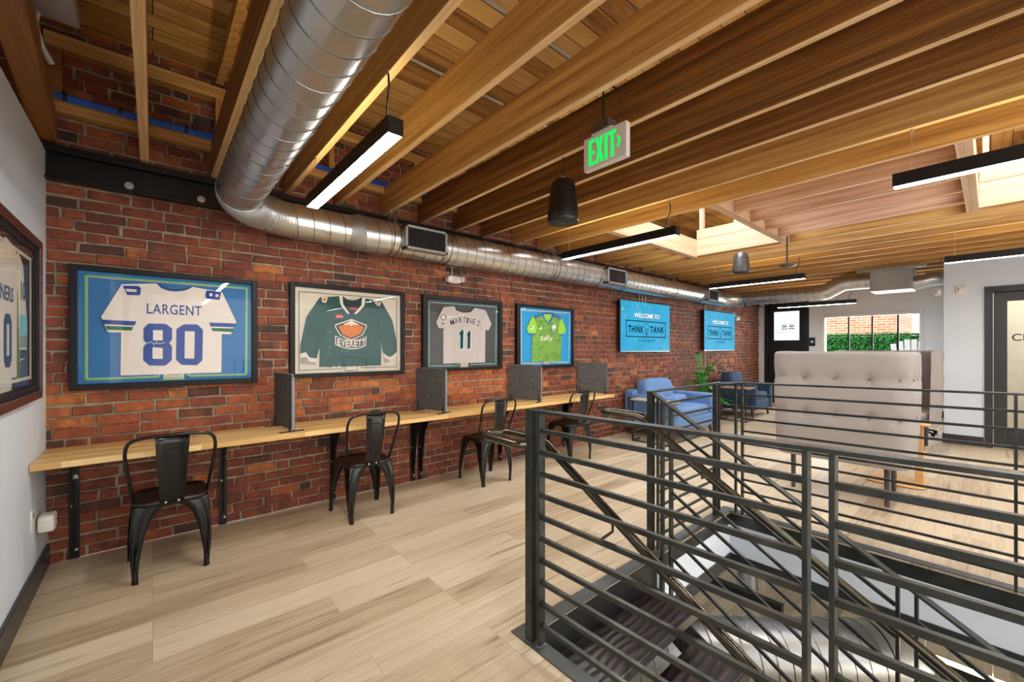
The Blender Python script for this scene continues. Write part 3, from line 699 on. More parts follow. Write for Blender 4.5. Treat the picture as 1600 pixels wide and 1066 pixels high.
# lower storey lamps
def lamp_low(x, y, z, L, rz, label, up=True):
    t = thing('lower_pendant_light', label, 'ceiling light', (x, y, z), rz)
    m = M(); m.box(-.037, .037, -L, L, .004, .07); m.obj('housing', m_lamp, t, bevel=.002)
    if up: M().box(-.03, .03, -L + .01, L - .01, .071, .075).obj('uplight_strip', m_up, t, smooth=0)
    M().box(-.03, .03, -L + .01, L - .01, -.001, .003).obj('diffuser', m_dif, t, smooth=0)
    for s in (-1, 1): M().cyl((0, s * (L - .15), .075), (0, s * (L - .15), -.44 - z), .0025, 6).obj('suspension_wire', m_wire, t)
lamp_low(4.48, .16, -1.07, .32, 0, 'lit black pendant light of the lower storey, seen at bottom right')
lamp_low(4.06, 1.46, -.92, .30, 0, 'dark-topped pendant light of the lower storey behind the duct under the opening', False)

# ------------------------------------------------------------------ speakers, sensor, exit sign, small devices
def speaker(x, y, z0, z1, ztop, label, mt):
    t = thing('pendant_speaker', label, 'speaker', (x, y, z0)); h = z1 - z0
    m = M(); m.lathe([(.092, .012), (.100, .004), (.104, .010), (.106, .02), (.100, h * .3), (.088, h * .75), (.078, h * .93), (.066, h)]); m.obj('cabinet', mt, t)
    m = M(); m.lathe([(.010, -.004), (.055, -.001), (.09, .004), (.093, .012)]); m.obj('grille', plain('speaker_grille', (30, 32, 36), .5, var=.2, nscale=200), t)
    m = M(); m.lathe([(.007, -.006), (.007, -.003)], n=12); m.obj('badge', m_wire, t)
    m = M(); m.cyl((0, 0, h), (0, 0, h + .03), .012, 10); m.obj('hanger_cap', m_wire, t)
    if ztop > z1 + .04: M().tube([(0, 0, h + .025), (.004, 0, h + .06), (0, 0, ztop - z0)], .0035, 6).obj('cable', m_cord, t)
    return t
speaker(2.06, 1.86, 2.175, 2.452, ZB, 'black bell-shaped pendant speaker right of the exit sign', m_spk)
speaker(5.79, 2.13, 2.325, 2.58, ZB, 'small grey pendant speaker under the far edge of the roof light', plain('grey_speaker_metal', (92, 92, 94), .35, .5, var=.25, nscale=25))
speaker(4.55, 1.617, -1.13, -.85, -.445, 'dark pendant speaker of the lower storey, seen through the stair opening', plain('grey_speaker_metal', (92, 92, 94), .35, .5))
t = thing('pendant_sensor', 'small grey disc sensor on a long rod under the joists', 'sensor', (5.54, 1.54, 2.30))
m = M(); m.lathe([(.02, -.022), (.06, -.016), (.085, .0), (.088, .008), (.05, .018), (.02, .03)]); m.obj('disc', plain('grey_speaker_metal', (92, 92, 94), .35, .5), t)
M().box(-.012, .012, -.006, .006, .03, .34).obj('rod', m_legg, t)
t = thing('exit_sign', 'white exit sign with green letters and a right-pointing arrow', 'sign', (1.90, 1.40, 2.36))
m = M(); m.box(-.015, .022, -.144, .144, 0, .188); m.obj('sign_body', plain('sign_white_plastic', (222, 214, 206), .4, var=.01), t, bevel=.006, seg=3)
mp = lambda u, v, w: (-.0155 - w, -u, v)
m = M(); gl = emis('exit_green', (0, 244, 92), .85)
B = [('E', [(-.105, .022), (-.063, .022), (-.063, .040), (-.087, .040), (-.087, .083), (-.066, .083), (-.066, .100), (-.087, .100), (-.087, .148), (-.063, .148), (-.063, .166), (-.105, .166)]),
     ('X', [(-.057, .022), (-.039, .022), (-.031, .070), (-.023, .022), (-.004, .022), (-.021, .095), (-.005, .166), (-.023, .166), (-.031, .120), (-.039, .166), (-.057, .166), (-.041, .095)]),
     ('I', [(.004, .022), (.023, .022), (.023, .166), (.004, .166)]),
     ('T', [(.046, .022), (.064, .022), (.064, .148), (.078, .148), (.078, .166), (.031, .166), (.031, .148), (.046, .148)])]
for _, p in B: m.prism(p, mp, 0, .002)
m.prism([(.083, .068), (.093, .062), (.110, .095), (.093, .128), (.083, .122), (.096, .095)], mp, 0, .002)
m.obj('lettering', gl, t, smooth=0)
m = M(); m.box(-.012, .022, -.05, .09, .188, .20); m.obj('mounting_plate', plain('sign_white_plastic', (222, 214, 206), .4), t, bevel=.002)
m = M(); m.box(-.015, .06, -.03, .07, .20, .255); m.obj('junction_box', plain('grey_steel_box', (108, 100, 96), .4, .7, var=.2), t, bevel=.003)
m = M()
for y in (-.005, .02, .045): m.cyl((-.015, y, .228), (-.0165, y, .228), .009, 14)
m.obj('knockout', m_seam, t); m = M(); m.cyl((.02, .03, .25), (.02, .03, .50), .006, 8); m.cyl((.02, .03, .495), (.15, .03, .495), .006, 8); m.obj('hanger_rod', m_rail, t)
def emergency(x, z, label, s=1.0):
    t = thing('emergency_light', label, 'emergency light', (x, YB, z))
    m = M(); m.puff((0, -.05, 0), (.20 * s, .075, .088 * s), .75, 24); m.obj('light_body', plain('sign_white_plastic', (222, 214, 206), .4), t)
    m = M(); m.cyl((-.065 * s, -.075, 0), (-.065 * s, -.094, -.004), .03, 20); m.cyl((.085 * s, -.055, .01), (.11 * s, -.085, .008), .034 * s, 20); m.obj('lamp_head', m_wplastic, t)
    M().tube([(.0, -.016, .03), (.0, -.016, .15)], .008, 8).obj('conduit', m_conduit, t)
emergency(2.45, 2.085, 'white emergency light with round heads on the brick above the grey jersey frame')
emergency(10.05, 2.02, 'small white emergency light on the brick past the second screen')
# conduits above the screens
for i, (x, z0) in enumerate(((6.10, 2.06), (6.19, 2.06), (6.28, 2.06), (8.52, .9), (8.95, 2.08), (9.05, 2.08))):
    m = M(); m.cyl((x, YB - .022, z0), (x, YB - .022, 2.385), .009, 8)
    tag(m.obj('wall_conduit', m_conduit, None), 'thin grey conduit down the brick %s' % ('to the first screen, leftmost of three', 'to the first screen, middle of three', 'to the first screen, rightmost of three', 'between the two screens', 'to the second screen, left one', 'to the second screen, right one')[i], 'conduit')
def plate(name, x, y, z, label, cat, w=.08, h=.12, mt=m_wplastic):
    t = thing(name, label, cat, (x, y, z)); M().box(-.012, 0, -w / 2, w / 2, -h / 2, h / 2).obj('cover_plate', mt, t, bevel=.003); return t
t = plate('strobe_alarm', XR, .27, 2.165, 'white square alarm strobe on the white wall left of the right-hand door', 'alarm', .11, .12); m = M(); m.puff((-.02, 0, .005), (.03, .07, .05), .6, 14); m.obj('strobe_lens', m_wplastic, t)
t = plate('light_switch', XF, 2.71, 1.50, 'black wall plate with white button beside the rooftop door', 'switch', .115, .20, m_black); m = M(); m.cyl((-.012, 0, 0), (-.02, 0, 0), .028, 16); m.obj('button', m_wplastic, t)
t = plate('thermostat', XF, .70, 1.60, 'small white wall plate near the corner right of the terrace window', 'thermostat', .06, .16); M().box(-.016, -.011, -.012, .012, -.03, .03).obj('dial', m_wplastic, t, bevel=.002)
t = plate('motion_sensor', XR + .05, RY + .06, 2.16, 'small white sensor at the corner of the white wall beneath the duct', 'sensor', .07, .10); M().puff((-.02, 0, 0), (.04, .05, .06), .7, 14).obj('sensor_lens', m_wplastic, t)
# wall outlet with a plugged-in adapter on the left wall
t = thing('wall_outlet', 'white outlet plate low on the left white wall', 'outlet', (-.5, 3.43, .40))
M().box(0, .006, -.036, .036, -.058, .058).obj('cover_plate', m_wplastic, t, bevel=.002)
m = M(); m.box(.006, .008, -.012, .012, .012, .04); m.obj('socket', m_feltrim, t)
t = thing('plug_adapter', 'white plug-in adapter box stuck on the outlet of the left wall', 'adapter', (-.492, 3.55, .345))
M().puff((.035, 0, 0), (.068, .115, .095), .3, 20).obj('adapter_body', m_wplastic, t); M().cyl((.0705, 0, .01), (.074, 0, .01), .006, 10).obj('sensor_dot', m_rubber, t)

# ------------------------------------------------------------------ long counter with brackets
t = thing('wall_counter', 'long butcher block counter running along the brick wall on black steel brackets', 'counter', (2.1, 3.6, 0))
M().box(-.498, 4.74, 3.345, YB - .014, .682, .718).obj('worktop', m_counter, t, world=True, bevel=.003)
def bracket(x):
    m = M(); yb = YB - .014
    m.box(x - .024, x + .024, yb - .006, yb, .005, .682); m.box(x - .024, x + .024, 3.42, yb, .674, .682)
    prof = [(yb - .004, .10), (yb - .004, .674), (3.44, .674), (3.44, .655)]
    for k in range(9):
        a = k / 8 * PI / 2; prof.append((3.52 + .22 * math.sin(a) , .40 + .255 * math.cos(a)) if True else None)
    prof.append((3.79, .10))
    m.prism(prof, lambda u, v, w: (x + w, u, v), -.003, .003)
    b = m.obj('bracket', m_steel, t, world=True, smooth=0)
    for i, z in enumerate((.06, .34, .52, .53)):
        q = M(); xx = x + (-.008 if i % 2 else .010) + (.014 if i == 3 else 0); q.cyl((xx, yb - .006, z), (xx, yb - .012, z), .0085, 8); q.obj('bolt', m_wire, b, world=True)
for x in (-.377, .404, 1.208, 1.985, 2.07, 3.12, 4.25): bracket(x)

# ------------------------------------------------------------------ felt desk dividers
def divider(fx, fy, dx, label):
    # front foot at (fx, fy); the panel runs back towards the wall, leaning dx in x
    a = math.atan2(dx, .37); t = thing('desk_divider', label, 'divider', (fx - dx / 2, fy + .175, .718), -a * -1, 'felt desk dividers')
    t.rotation_euler.z = a; WM[t.name] = Matrix.Translation(Vector(t.location)) @ Matrix.Rotation(a, 4, 'Z')
    L = .205; pr = [(-L, .02), (L, .02), (L, .41)] ; r = .02
    for k in range(5): q = PI / 2 * k / 4; pr.append((L - r + r * math.cos(q), .41 + r * math.sin(q)))
    for k in range(5): q = PI / 2 + PI / 2 * k / 4; pr.append((-L + r + r * math.cos(q), .41 + r * math.sin(q)))
    mpn = lambda u, v, w: (w, u, v)
    M().prism(pr, mpn, -.010, .010).obj('felt_panel', m_felt, t, smooth=0)
    e = M(); e.box(-.0105, .0105, -L - .0015, -L + .003, .02, .41); e.box(-.0105, .0105, -L + .02, L - .02, .4285, .4315); e.obj('edge_trim', m_feltrim, t, smooth=0)
    for y in (-L + .03, L - .03):
        f = M(); f.box(-.085, .085, y - .012, y + .012, 0, .005); f.tube([(-.016, y, .004), (-.0155, y, .06), (-.011, y, .085)], [.007, .006, .004], 8); f.tube([(.016, y, .004), (.0155, y, .06), (.011, y, .085)], [.007, .006, .004], 8); f.obj('foot', m_rubber, t)
divider(.788, 3.425, .03, 'dark felt divider on the counter, nearest the left wall')
divider(2.125, 3.445, .09, 'dark felt divider between the green jersey frame and grey jersey frame')
divider(3.42, 3.43, .19, 'dark felt divider overlapping the frame of the light green shirt')
divider(4.76, 3.46, .26, 'dark felt divider at the far end of the counter')

# ------------------------------------------------------------------ metal cafe chair
def make_chair(label):
    t = thing('metal_cafe_chair', label, 'chair', (0, 0, 0), 0, 'black metal cafe chairs at the counter')
    SZ = .445
    # seat pan
    m = M(); n = 32; loops = []
    def sq(r, c, z, dip=0):
        o = []
        for k in range(n):
            a = 2 * PI * (k + .5) / n; cx_, sy = math.cos(a), math.sin(a); p = 6.0
            s = (abs(cx_) ** p + abs(sy) ** p) ** (-1 / p); o.append((r * s * cx_, (r * s * sy) * c, z))
        return o
    L = [sq(.172, 1.0, SZ - .035), sq(.182, 1.0, SZ - .012), sq(.178, 1.0, SZ), sq(.165, 1.0, SZ + .003), sq(.155, 1.0, SZ - .004), sq(.08, 1.0, SZ - .006), sq(.004, 1, SZ - .006)]
    for q in L: m.v += q
    for i in range(len(L) - 1):
        for k in range(n): l = (k + 1) % n; m.f.append((i * n + k, i * n + l, (i + 1) * n + l, (i + 1) * n + k))
    m.f.append(tuple((len(L) - 1) * n + k for k in range(n)))
    m.obj('seat', m_seatw, t)
    # four pressed legs, each an L-shaped tapering sheet with an arched upper edge
    lv = [(0, .026), (.05, .028), (.12, .038), (.20, .052), (.28, .067), (.34, .083), (.38, .104), (.405, .130), (.42, .155), (.43, .170)]
    for sx, sy, fx, fy in ((-1, -1, .175, -.195), (1, -1, .175, -.195), (-1, 1, .205, .205), (1, 1, .205, .205)):
        m = M(); rows = []
        for z, w in lv:
            k = z / .43; kk = k ** 1.15
            cx_ = fx * (1 - kk) + .174 * kk + (.012 * math.sin(PI * k)); cy_ = abs(fy) * (1 - kk) + .172 * kk + .004 * math.sin(PI * k)
            wx = min(w, cx_); wy = min(w, cy_); g = .010
            prof = [(-wx, 0), (-wx * .55, -.0), (-wx * .45, -.006), (-wx * .25, -.006), (-g, 0), (-g * .3, -g * .3), (0, -g), (-.006, -wy * .25), (-.006, -wy * .45), (0, -wy * .55), (0, -wy)]
            rows.append([(sx * (cx_ + a), sy * (cy_ + b), z) for a, b in prof])
        q = len(rows[0])
        for r_ in rows: m.v += r_
        for i in range(len(rows) - 1):
            for k in range(q - 1): m.f.append((i * q + k, i * q + k + 1, (i + 1) * q + k + 1, (i + 1) * q + k))
        lg = m.obj('leg', m_chair, t, smooth=50, solid=.003)
        f = M(); cx_, cy_ = sx * (fx - .010), sy * (abs(fy) - .010); f.tube([(cx_, cy_, .0), (cx_, cy_, .004), (cx_ - sx * .002, cy_ - sy * .001, .075)], [.015, .0165, .0135], 4); f.obj('foot_cap', m_rubber, lg, bevel=.002)
        rib = M(); rib.tube([(sx * (fx * (1 - k) + .174 * k + .010 * math.sin(PI * k) - .006), sy * (abs(fy) * (1 - k) + .172 * k - .002), .43 * k) for k in (.12, .25, .4, .55, .68)], [.004, .009, .011, .009, .003], 8); rib.obj('pressed_rib', m_chair, lg)
    # back hoop and splat
    hz = [(.173, -.100, .435), (.180, -.13, .50), (.192, -.17, .60), (.203, -.205, .70), (.205, -.222, .755), (.196, -.235, .80), (.170, -.243, .825), (.12, -.25, .836), (.05, -.254, .840), (0, -.255, .841)]
    P = [(-x, y, z) for x, y, z in hz] + [(x, y, z) for x, y, z in hz[:-1][::-1]]
    C = []
    for i in range(len(P) - 1):
        p0, p1, p2, p3 = [Vector(P[max(0, min(len(P) - 1, i + d))]) for d in (-1, 0, 1, 2)]
        for s in range(4):
            u = s / 4; C.append(.5 * ((2 * p1) + (-p0 + p2) * u + (2 * p0 - 5 * p1 + 4 * p2 - p3) * u * u + (-p0 + 3 * p1 - 3 * p2 + p3) * u ** 3))
    C.append(Vector(P[-1]))
    M().tube(C, .0095, 12).obj('back_hoop', m_chair, t, smooth=60)
    m = M(); rows = []
    for k in range(9):
        u = k / 8; z = .425 + .415 * u; y = -.180 - .075 * u - .012 * math.sin(PI * u); hw = .055 + .024 * u
        rows.append([(-hw, y - .006, z), (-hw + .006, y, z), (-.02, y - .0, z), (0, y, z), (.02, y, z), (hw - .006, y, z), (hw, y - .006, z)])
    for r_ in rows: m.v += r_
    for i in range(8):
        for k in range(6): m.f.append((i * 7 + k, i * 7 + k + 1, (i + 1) * 7 + k + 1, (i + 1) * 7 + k))
    sp = m.obj('back_splat', m_chair, t, smooth=50, solid=.003)
    def yy(z): u = (z - .425) / .415; return -.180 - .075 * u - .012 * math.sin(PI * u) - .003
    r = M(); r.tube([(-.018, yy(.50), .50), (-.034, yy(.76), .76)], .003, 6); r.tube([(.018, yy(.50), .50), (.034, yy(.76), .76)], .003, 6); r.tube([(-.034, yy(.76), .76), (.034, yy(.76), .76)], .0025, 6); r.obj('pressed_rib', m_chair, sp)
    for x in (-.03, .03): M().cyl((x, -.186, .437), (x, -.192, .437), .006, 10).obj('bolt', m_wire, t)
    return t
c0 = make_chair('black metal chair nearest the left wall, under the frame with the white jersey')
c0.location = (.088, 3.365, 0); WM[c0.name] = Matrix.Translation(Vector((.088, 3.365, 0)))
dup(c0, (1.308, 3.375, 0), 0, 'black metal chair between first and second felt dividers, below the dark green jersey')
dup(c0, (2.59, 3.395, 0), math.radians(-2), 'black metal chair just behind the near bent handrail loop')
dup(c0, (3.86, 3.385, 0), math.radians(-3), 'farthest black metal chair, at the end of the counter near the blue armchair')

# ------------------------------------------------------------------ guard rails and stair
RAILZ = [.10 + .0967 * i for i in range(10)]
def gz(z, y): return z * (1 + .019 * (1.38 - y))          # the long guards rise very slightly towards the front
def ybar(m, x, y0, y1, z, w, h):
    "horizontal bar along y, following the slight rise"
    a, b = gz(z, y0), gz(z, y1)
    m.add([(x - w/2, y0, a - h/2), (x + w/2, y0, a - h/2), (x + w/2, y0, a + h/2), (x - w/2, y0, a + h/2), (x - w/2, y1, b - h/2), (x + w/2, y1, b - h/2), (x + w/2, y1, b + h/2), (x - w/2, y1, b + h/2)],
          [(0,1,2,3),(7,6,5,4),(0,4,5,1),(1,5,6,2),(2,6,7,3),(3,7,4,0)])
def post(par, x, y, wx, wy, ztop, z0=.006):
    p = M(); p.box(x - wx/2, x + wx/2, y - wy/2, y + wy/2, z0, ztop); o = p.obj('post', m_rail, par, world=True, smooth=0, bevel=.0012)
    w = M(); w.box(x - wx/2 - .004, x + wx/2 + .004, y - wy/2 - .004, y + wy/2 + .004, z0, z0 + .005); w.obj('weld_bead', m_seam, o, world=True, smooth=0, bevel=.002)
XN = 1.315
t = thing('guard_railing', 'nearest dark steel guard railing, with bent handrail loop at its left end', 'railing', (XN, 1.37, 0))
m = M(); ybar(m, XN + .004, 1.405, -3.3, 1.056, .046, .012); m.obj('top_rail', m_rail, t, world=True, smooth=0, bevel=.0015)
post(t, XN - .004, 1.376, .042, .042, gz(1.05, 1.38)); post(t, XN + .004, 1.322, .038, .013, gz(1.05, 1.32))
for y in (.322, .264, -.76, -.82, -1.84, -1.90, -3.0): post(t, XN + .004, y, .038, .013, gz(1.05, y))
for seg in ((1.316, .328), (.258, -.754), (-.826, -1.834)):
    for z in RAILZ:
        m = M(); ybar(m, XN + .002, seg[0], seg[1], z, .019, .019); m.obj('rail', m_rail, t, world=True, smooth=0, bevel=.0015)
# handrail: loop over the landing, then down along the stair
SL = .61; XH = 1.405; ZH = .905
m = M(); C = []
def fillet(pts, r=.035, n=6):
    out = [Vector(pts[0])]
    for i in range(1, len(pts) - 1):
        a, b, c = Vector(pts[i - 1]), Vector(pts[i]), Vector(pts[i + 1]); u = (a - b).normalized(); v = (c - b).normalized()
        d = min(r, (a - b).length * .49, (c - b).length * .49)
        p, q = b + u * d, b + v * d
        for k in range(n + 1): s = k / n; out.append(p * (1 - s) ** 2 + b * 2 * s * (1 - s) + q * s * s)
    out.append(Vector(pts[-1])); return out
path = [(XN - .004, 1.398, ZH - .008), (1.262, 1.425, ZH - .006), (1.262, 1.685, ZH), (XH, 1.685, ZH), (XH, 1.40, ZH), (XH, -3.2, ZH - SL * 4.6)]
m.tube(fillet(path, .05), .0192, 16); hr = m.obj('handrail', m_pipe, t, world=True, smooth=60)
for y in (1.0, -.2, -1.4):
    z = ZH - SL * (1.40 - y); m = M(); m.tube([(XH, y, z - .015), (XH, y, z - .06), (XN + .014, y, z - .07)], .006, 8); m.obj('handrail_bracket', m_rail, hr, world=True)

# stair-side guard and the short guard across the landing end, with the second handrail
XS = 2.50
t = thing('stair_railing', 'sloping dark steel stair railing at the middle of the opening, with second handrail loop', 'railing', (XS, 1.47, 0))
y1 = 1.47
m = M(); m.bar((XS, y1 + .03, 1.052), (XS, y1 - .012, 1.052), .046, .012); m.bar((XS, y1, 1.052), (XS, -3.2, 1.052 - SL * (y1 + 3.2)), .046, .012); m.obj('top_rail', m_rail, t, world=True, smooth=0, bevel=.0015)
post(t, XS, 1.478, .038, .038, 1.05); post(t, XS + .024, 1.44, .02, .013, 1.03)
for y, z0 in ((1.394, -.3), (1.335, -.3)):
    post(t, XS, y, .038, .013, 1.05 - SL * (y1 - y), z0)
for y in (.27, .21, -.9, -.96, -2.1): post(t, XS, y, .038, .013, 1.05 - SL * (y1 - y), -.16 - SL * (HY1 - y) - .1)
for k in range(7):
    z0 = .84 - .139 * k
    for a, b in ((1.33, .277), (.204, -.894), (-.966, -2.09)):
        m = M(); m.bar((XS, a, z0 - SL * (1.33 - a)), (XS, b, z0 - SL * (1.33 - b)), .016, .016); m.obj('rail', m_rail, t, world=True, smooth=0, bevel=.0015)
path = [(XS - .018, 1.50, .885), (XS + .02, 1.54, .888), (XS + .02, 1.82, .89), (XS - .085, 1.82, .89), (XS - .085, 1.50, .89), (XS - .085, -3.2, .89 - SL * 4.7)]
m = M(); m.tube(fillet(path, .045), .0192, 16); hr = m.obj('handrail', m_pipe, t, world=True, smooth=60)
for y in (1.1, 0, -1.2):
    z = .89 - SL * (1.50 - y); M().tube([(XS - .085, y, z - .015), (XS - .085, y, z - .06), (XS - .01, y, z - .07)], .006, 8).obj('handrail_bracket', m_rail, hr, world=True)

XW = 3.57
t = thing('guard_railing', 'farther dark steel guard railing, in front of the tufted grey sofa', 'railing', (XW, 1.41, 0))
m = M()
yx = 1.448
m.bar((XS - .02, yx + .03, 1.054), (3.47, yx, 1.062), .044, .012); m.bar((3.46, yx + .004, 1.062), (XW + .01, 1.345, 1.063), .044, .012)
ybar(m, XW, 1.36, -3.3, 1.062, .044, .012); m.obj('top_rail', m_rail, t, world=True, smooth=0, bevel=.0015)
post(t, 3.395, 1.44, .036, .030, 1.055); post(t, 3.445, 1.44, .022, .030, 1.055); post(t, XW, 1.352, .030, .013, 1.06); post(t, XW, 1.302, .034, .013, 1.06)
for y in (-.09, -1.5, -2.9): post(t, XW, y, .034, .013, gz(1.055, y))
for z in RAILZ:
    m = M(); m.bar((XS + .02, yx - .004, z), (3.38, yx - .004, z), .014, .014); m.obj('rail', m_rail, t, world=True, smooth=0, bevel=.0015)
    for a, b in ((1.296, -.084), (-.096, -1.494)):
        m = M(); ybar(m, XW, a, b, z, .015, .015); m.obj('rail', m_rail, t, world=True, smooth=0, bevel=.0015)

# stair
def mk_tread():
    t = NT('charred_wood_tread'); v = t.coord('Object', (.35, 1, 1)); w = t.nd('ShaderNodeTexWave', wave_type='BANDS', bands_direction='Y', wave_profile='SIN', i_Scale=6.5, i_Distortion=8.0, i_Detail=2.0, i_Detail_Scale=.9)
    t.ln(v, w.inputs['Vector']); n = t.noise(t.coord('Object', (3, 90, 90)), 1.0, 3)
    c = t.ramp(w.outputs[1], [(0.0, lin((20, 16, 17))), (0.80, lin((30, 24, 25))), (0.96, lin((48, 32, 28))), (1.0, lin((96, 56, 42)))])
    c = t.mix(t.math('MULTIPLY', n, .5), c, lin((26, 22, 24))); t.set(Base_Color=c, Roughness=.35); t.bump(w.outputs[1], .4, .004); return t.m
m_tread = mk_tread()
t = thing('staircase', 'steel stair with dark charred-wood treads going down through the opening', 'staircase', (1.9, HY1, -.17))
NS = 17; RI = .1705; TR = .28
for k in range(NS - 1):
    z = -RI * (k + 1); ya = HY1 - TR * k - .012; yb = HY1 - TR * (k + 1) - .015
    tr = M().box(1.415, 2.40, yb, ya, z - .052, z).obj('tread', m_tread, t, world=True, smooth=0, bevel=.003)
    M().box(1.412, 2.403, yb - .006, yb - .001, z - .05, z - .002).obj('nosing_strip', m_rail if k % 2 else m_seam, tr, world=True, smooth=0)
M().box(1.37, 2.44, HY1 - .012, HY1 - .002, -.25, -.008).obj('landing_riser', m_black, t, world=True, smooth=0)
for x in (1.385, 2.425):
    m = M(); za = -.03; m.add([(x - .006, HY1 - .01, -.04), (x + .006, HY1 - .01, -.04), (x + .006, HY1 - .01, -.36), (x - .006, HY1 - .01, -.36),
                               (x - .006, HY1 - TR * 16, -.15 - RI * 16 + .1), (x + .006, HY1 - TR * 16, -.15 - RI * 16 + .1), (x + .006, HY1 - TR * 16, -3.06), (x - .006, HY1 - TR * 16, -3.06)],
                              [(0,1,2,3),(7,6,5,4),(0,4,5,1),(1,5,6,2),(2,6,7,3),(3,7,4,0)])
    v = [list(p) for p in m.v]
    for p in v[:2]: p[2] = -.175
    for p in v[2:4]: p[2] = -.40
    m.v = [tuple(p) for p in v]; m.obj('stringer', m_rail, t, world=True, smooth=0)

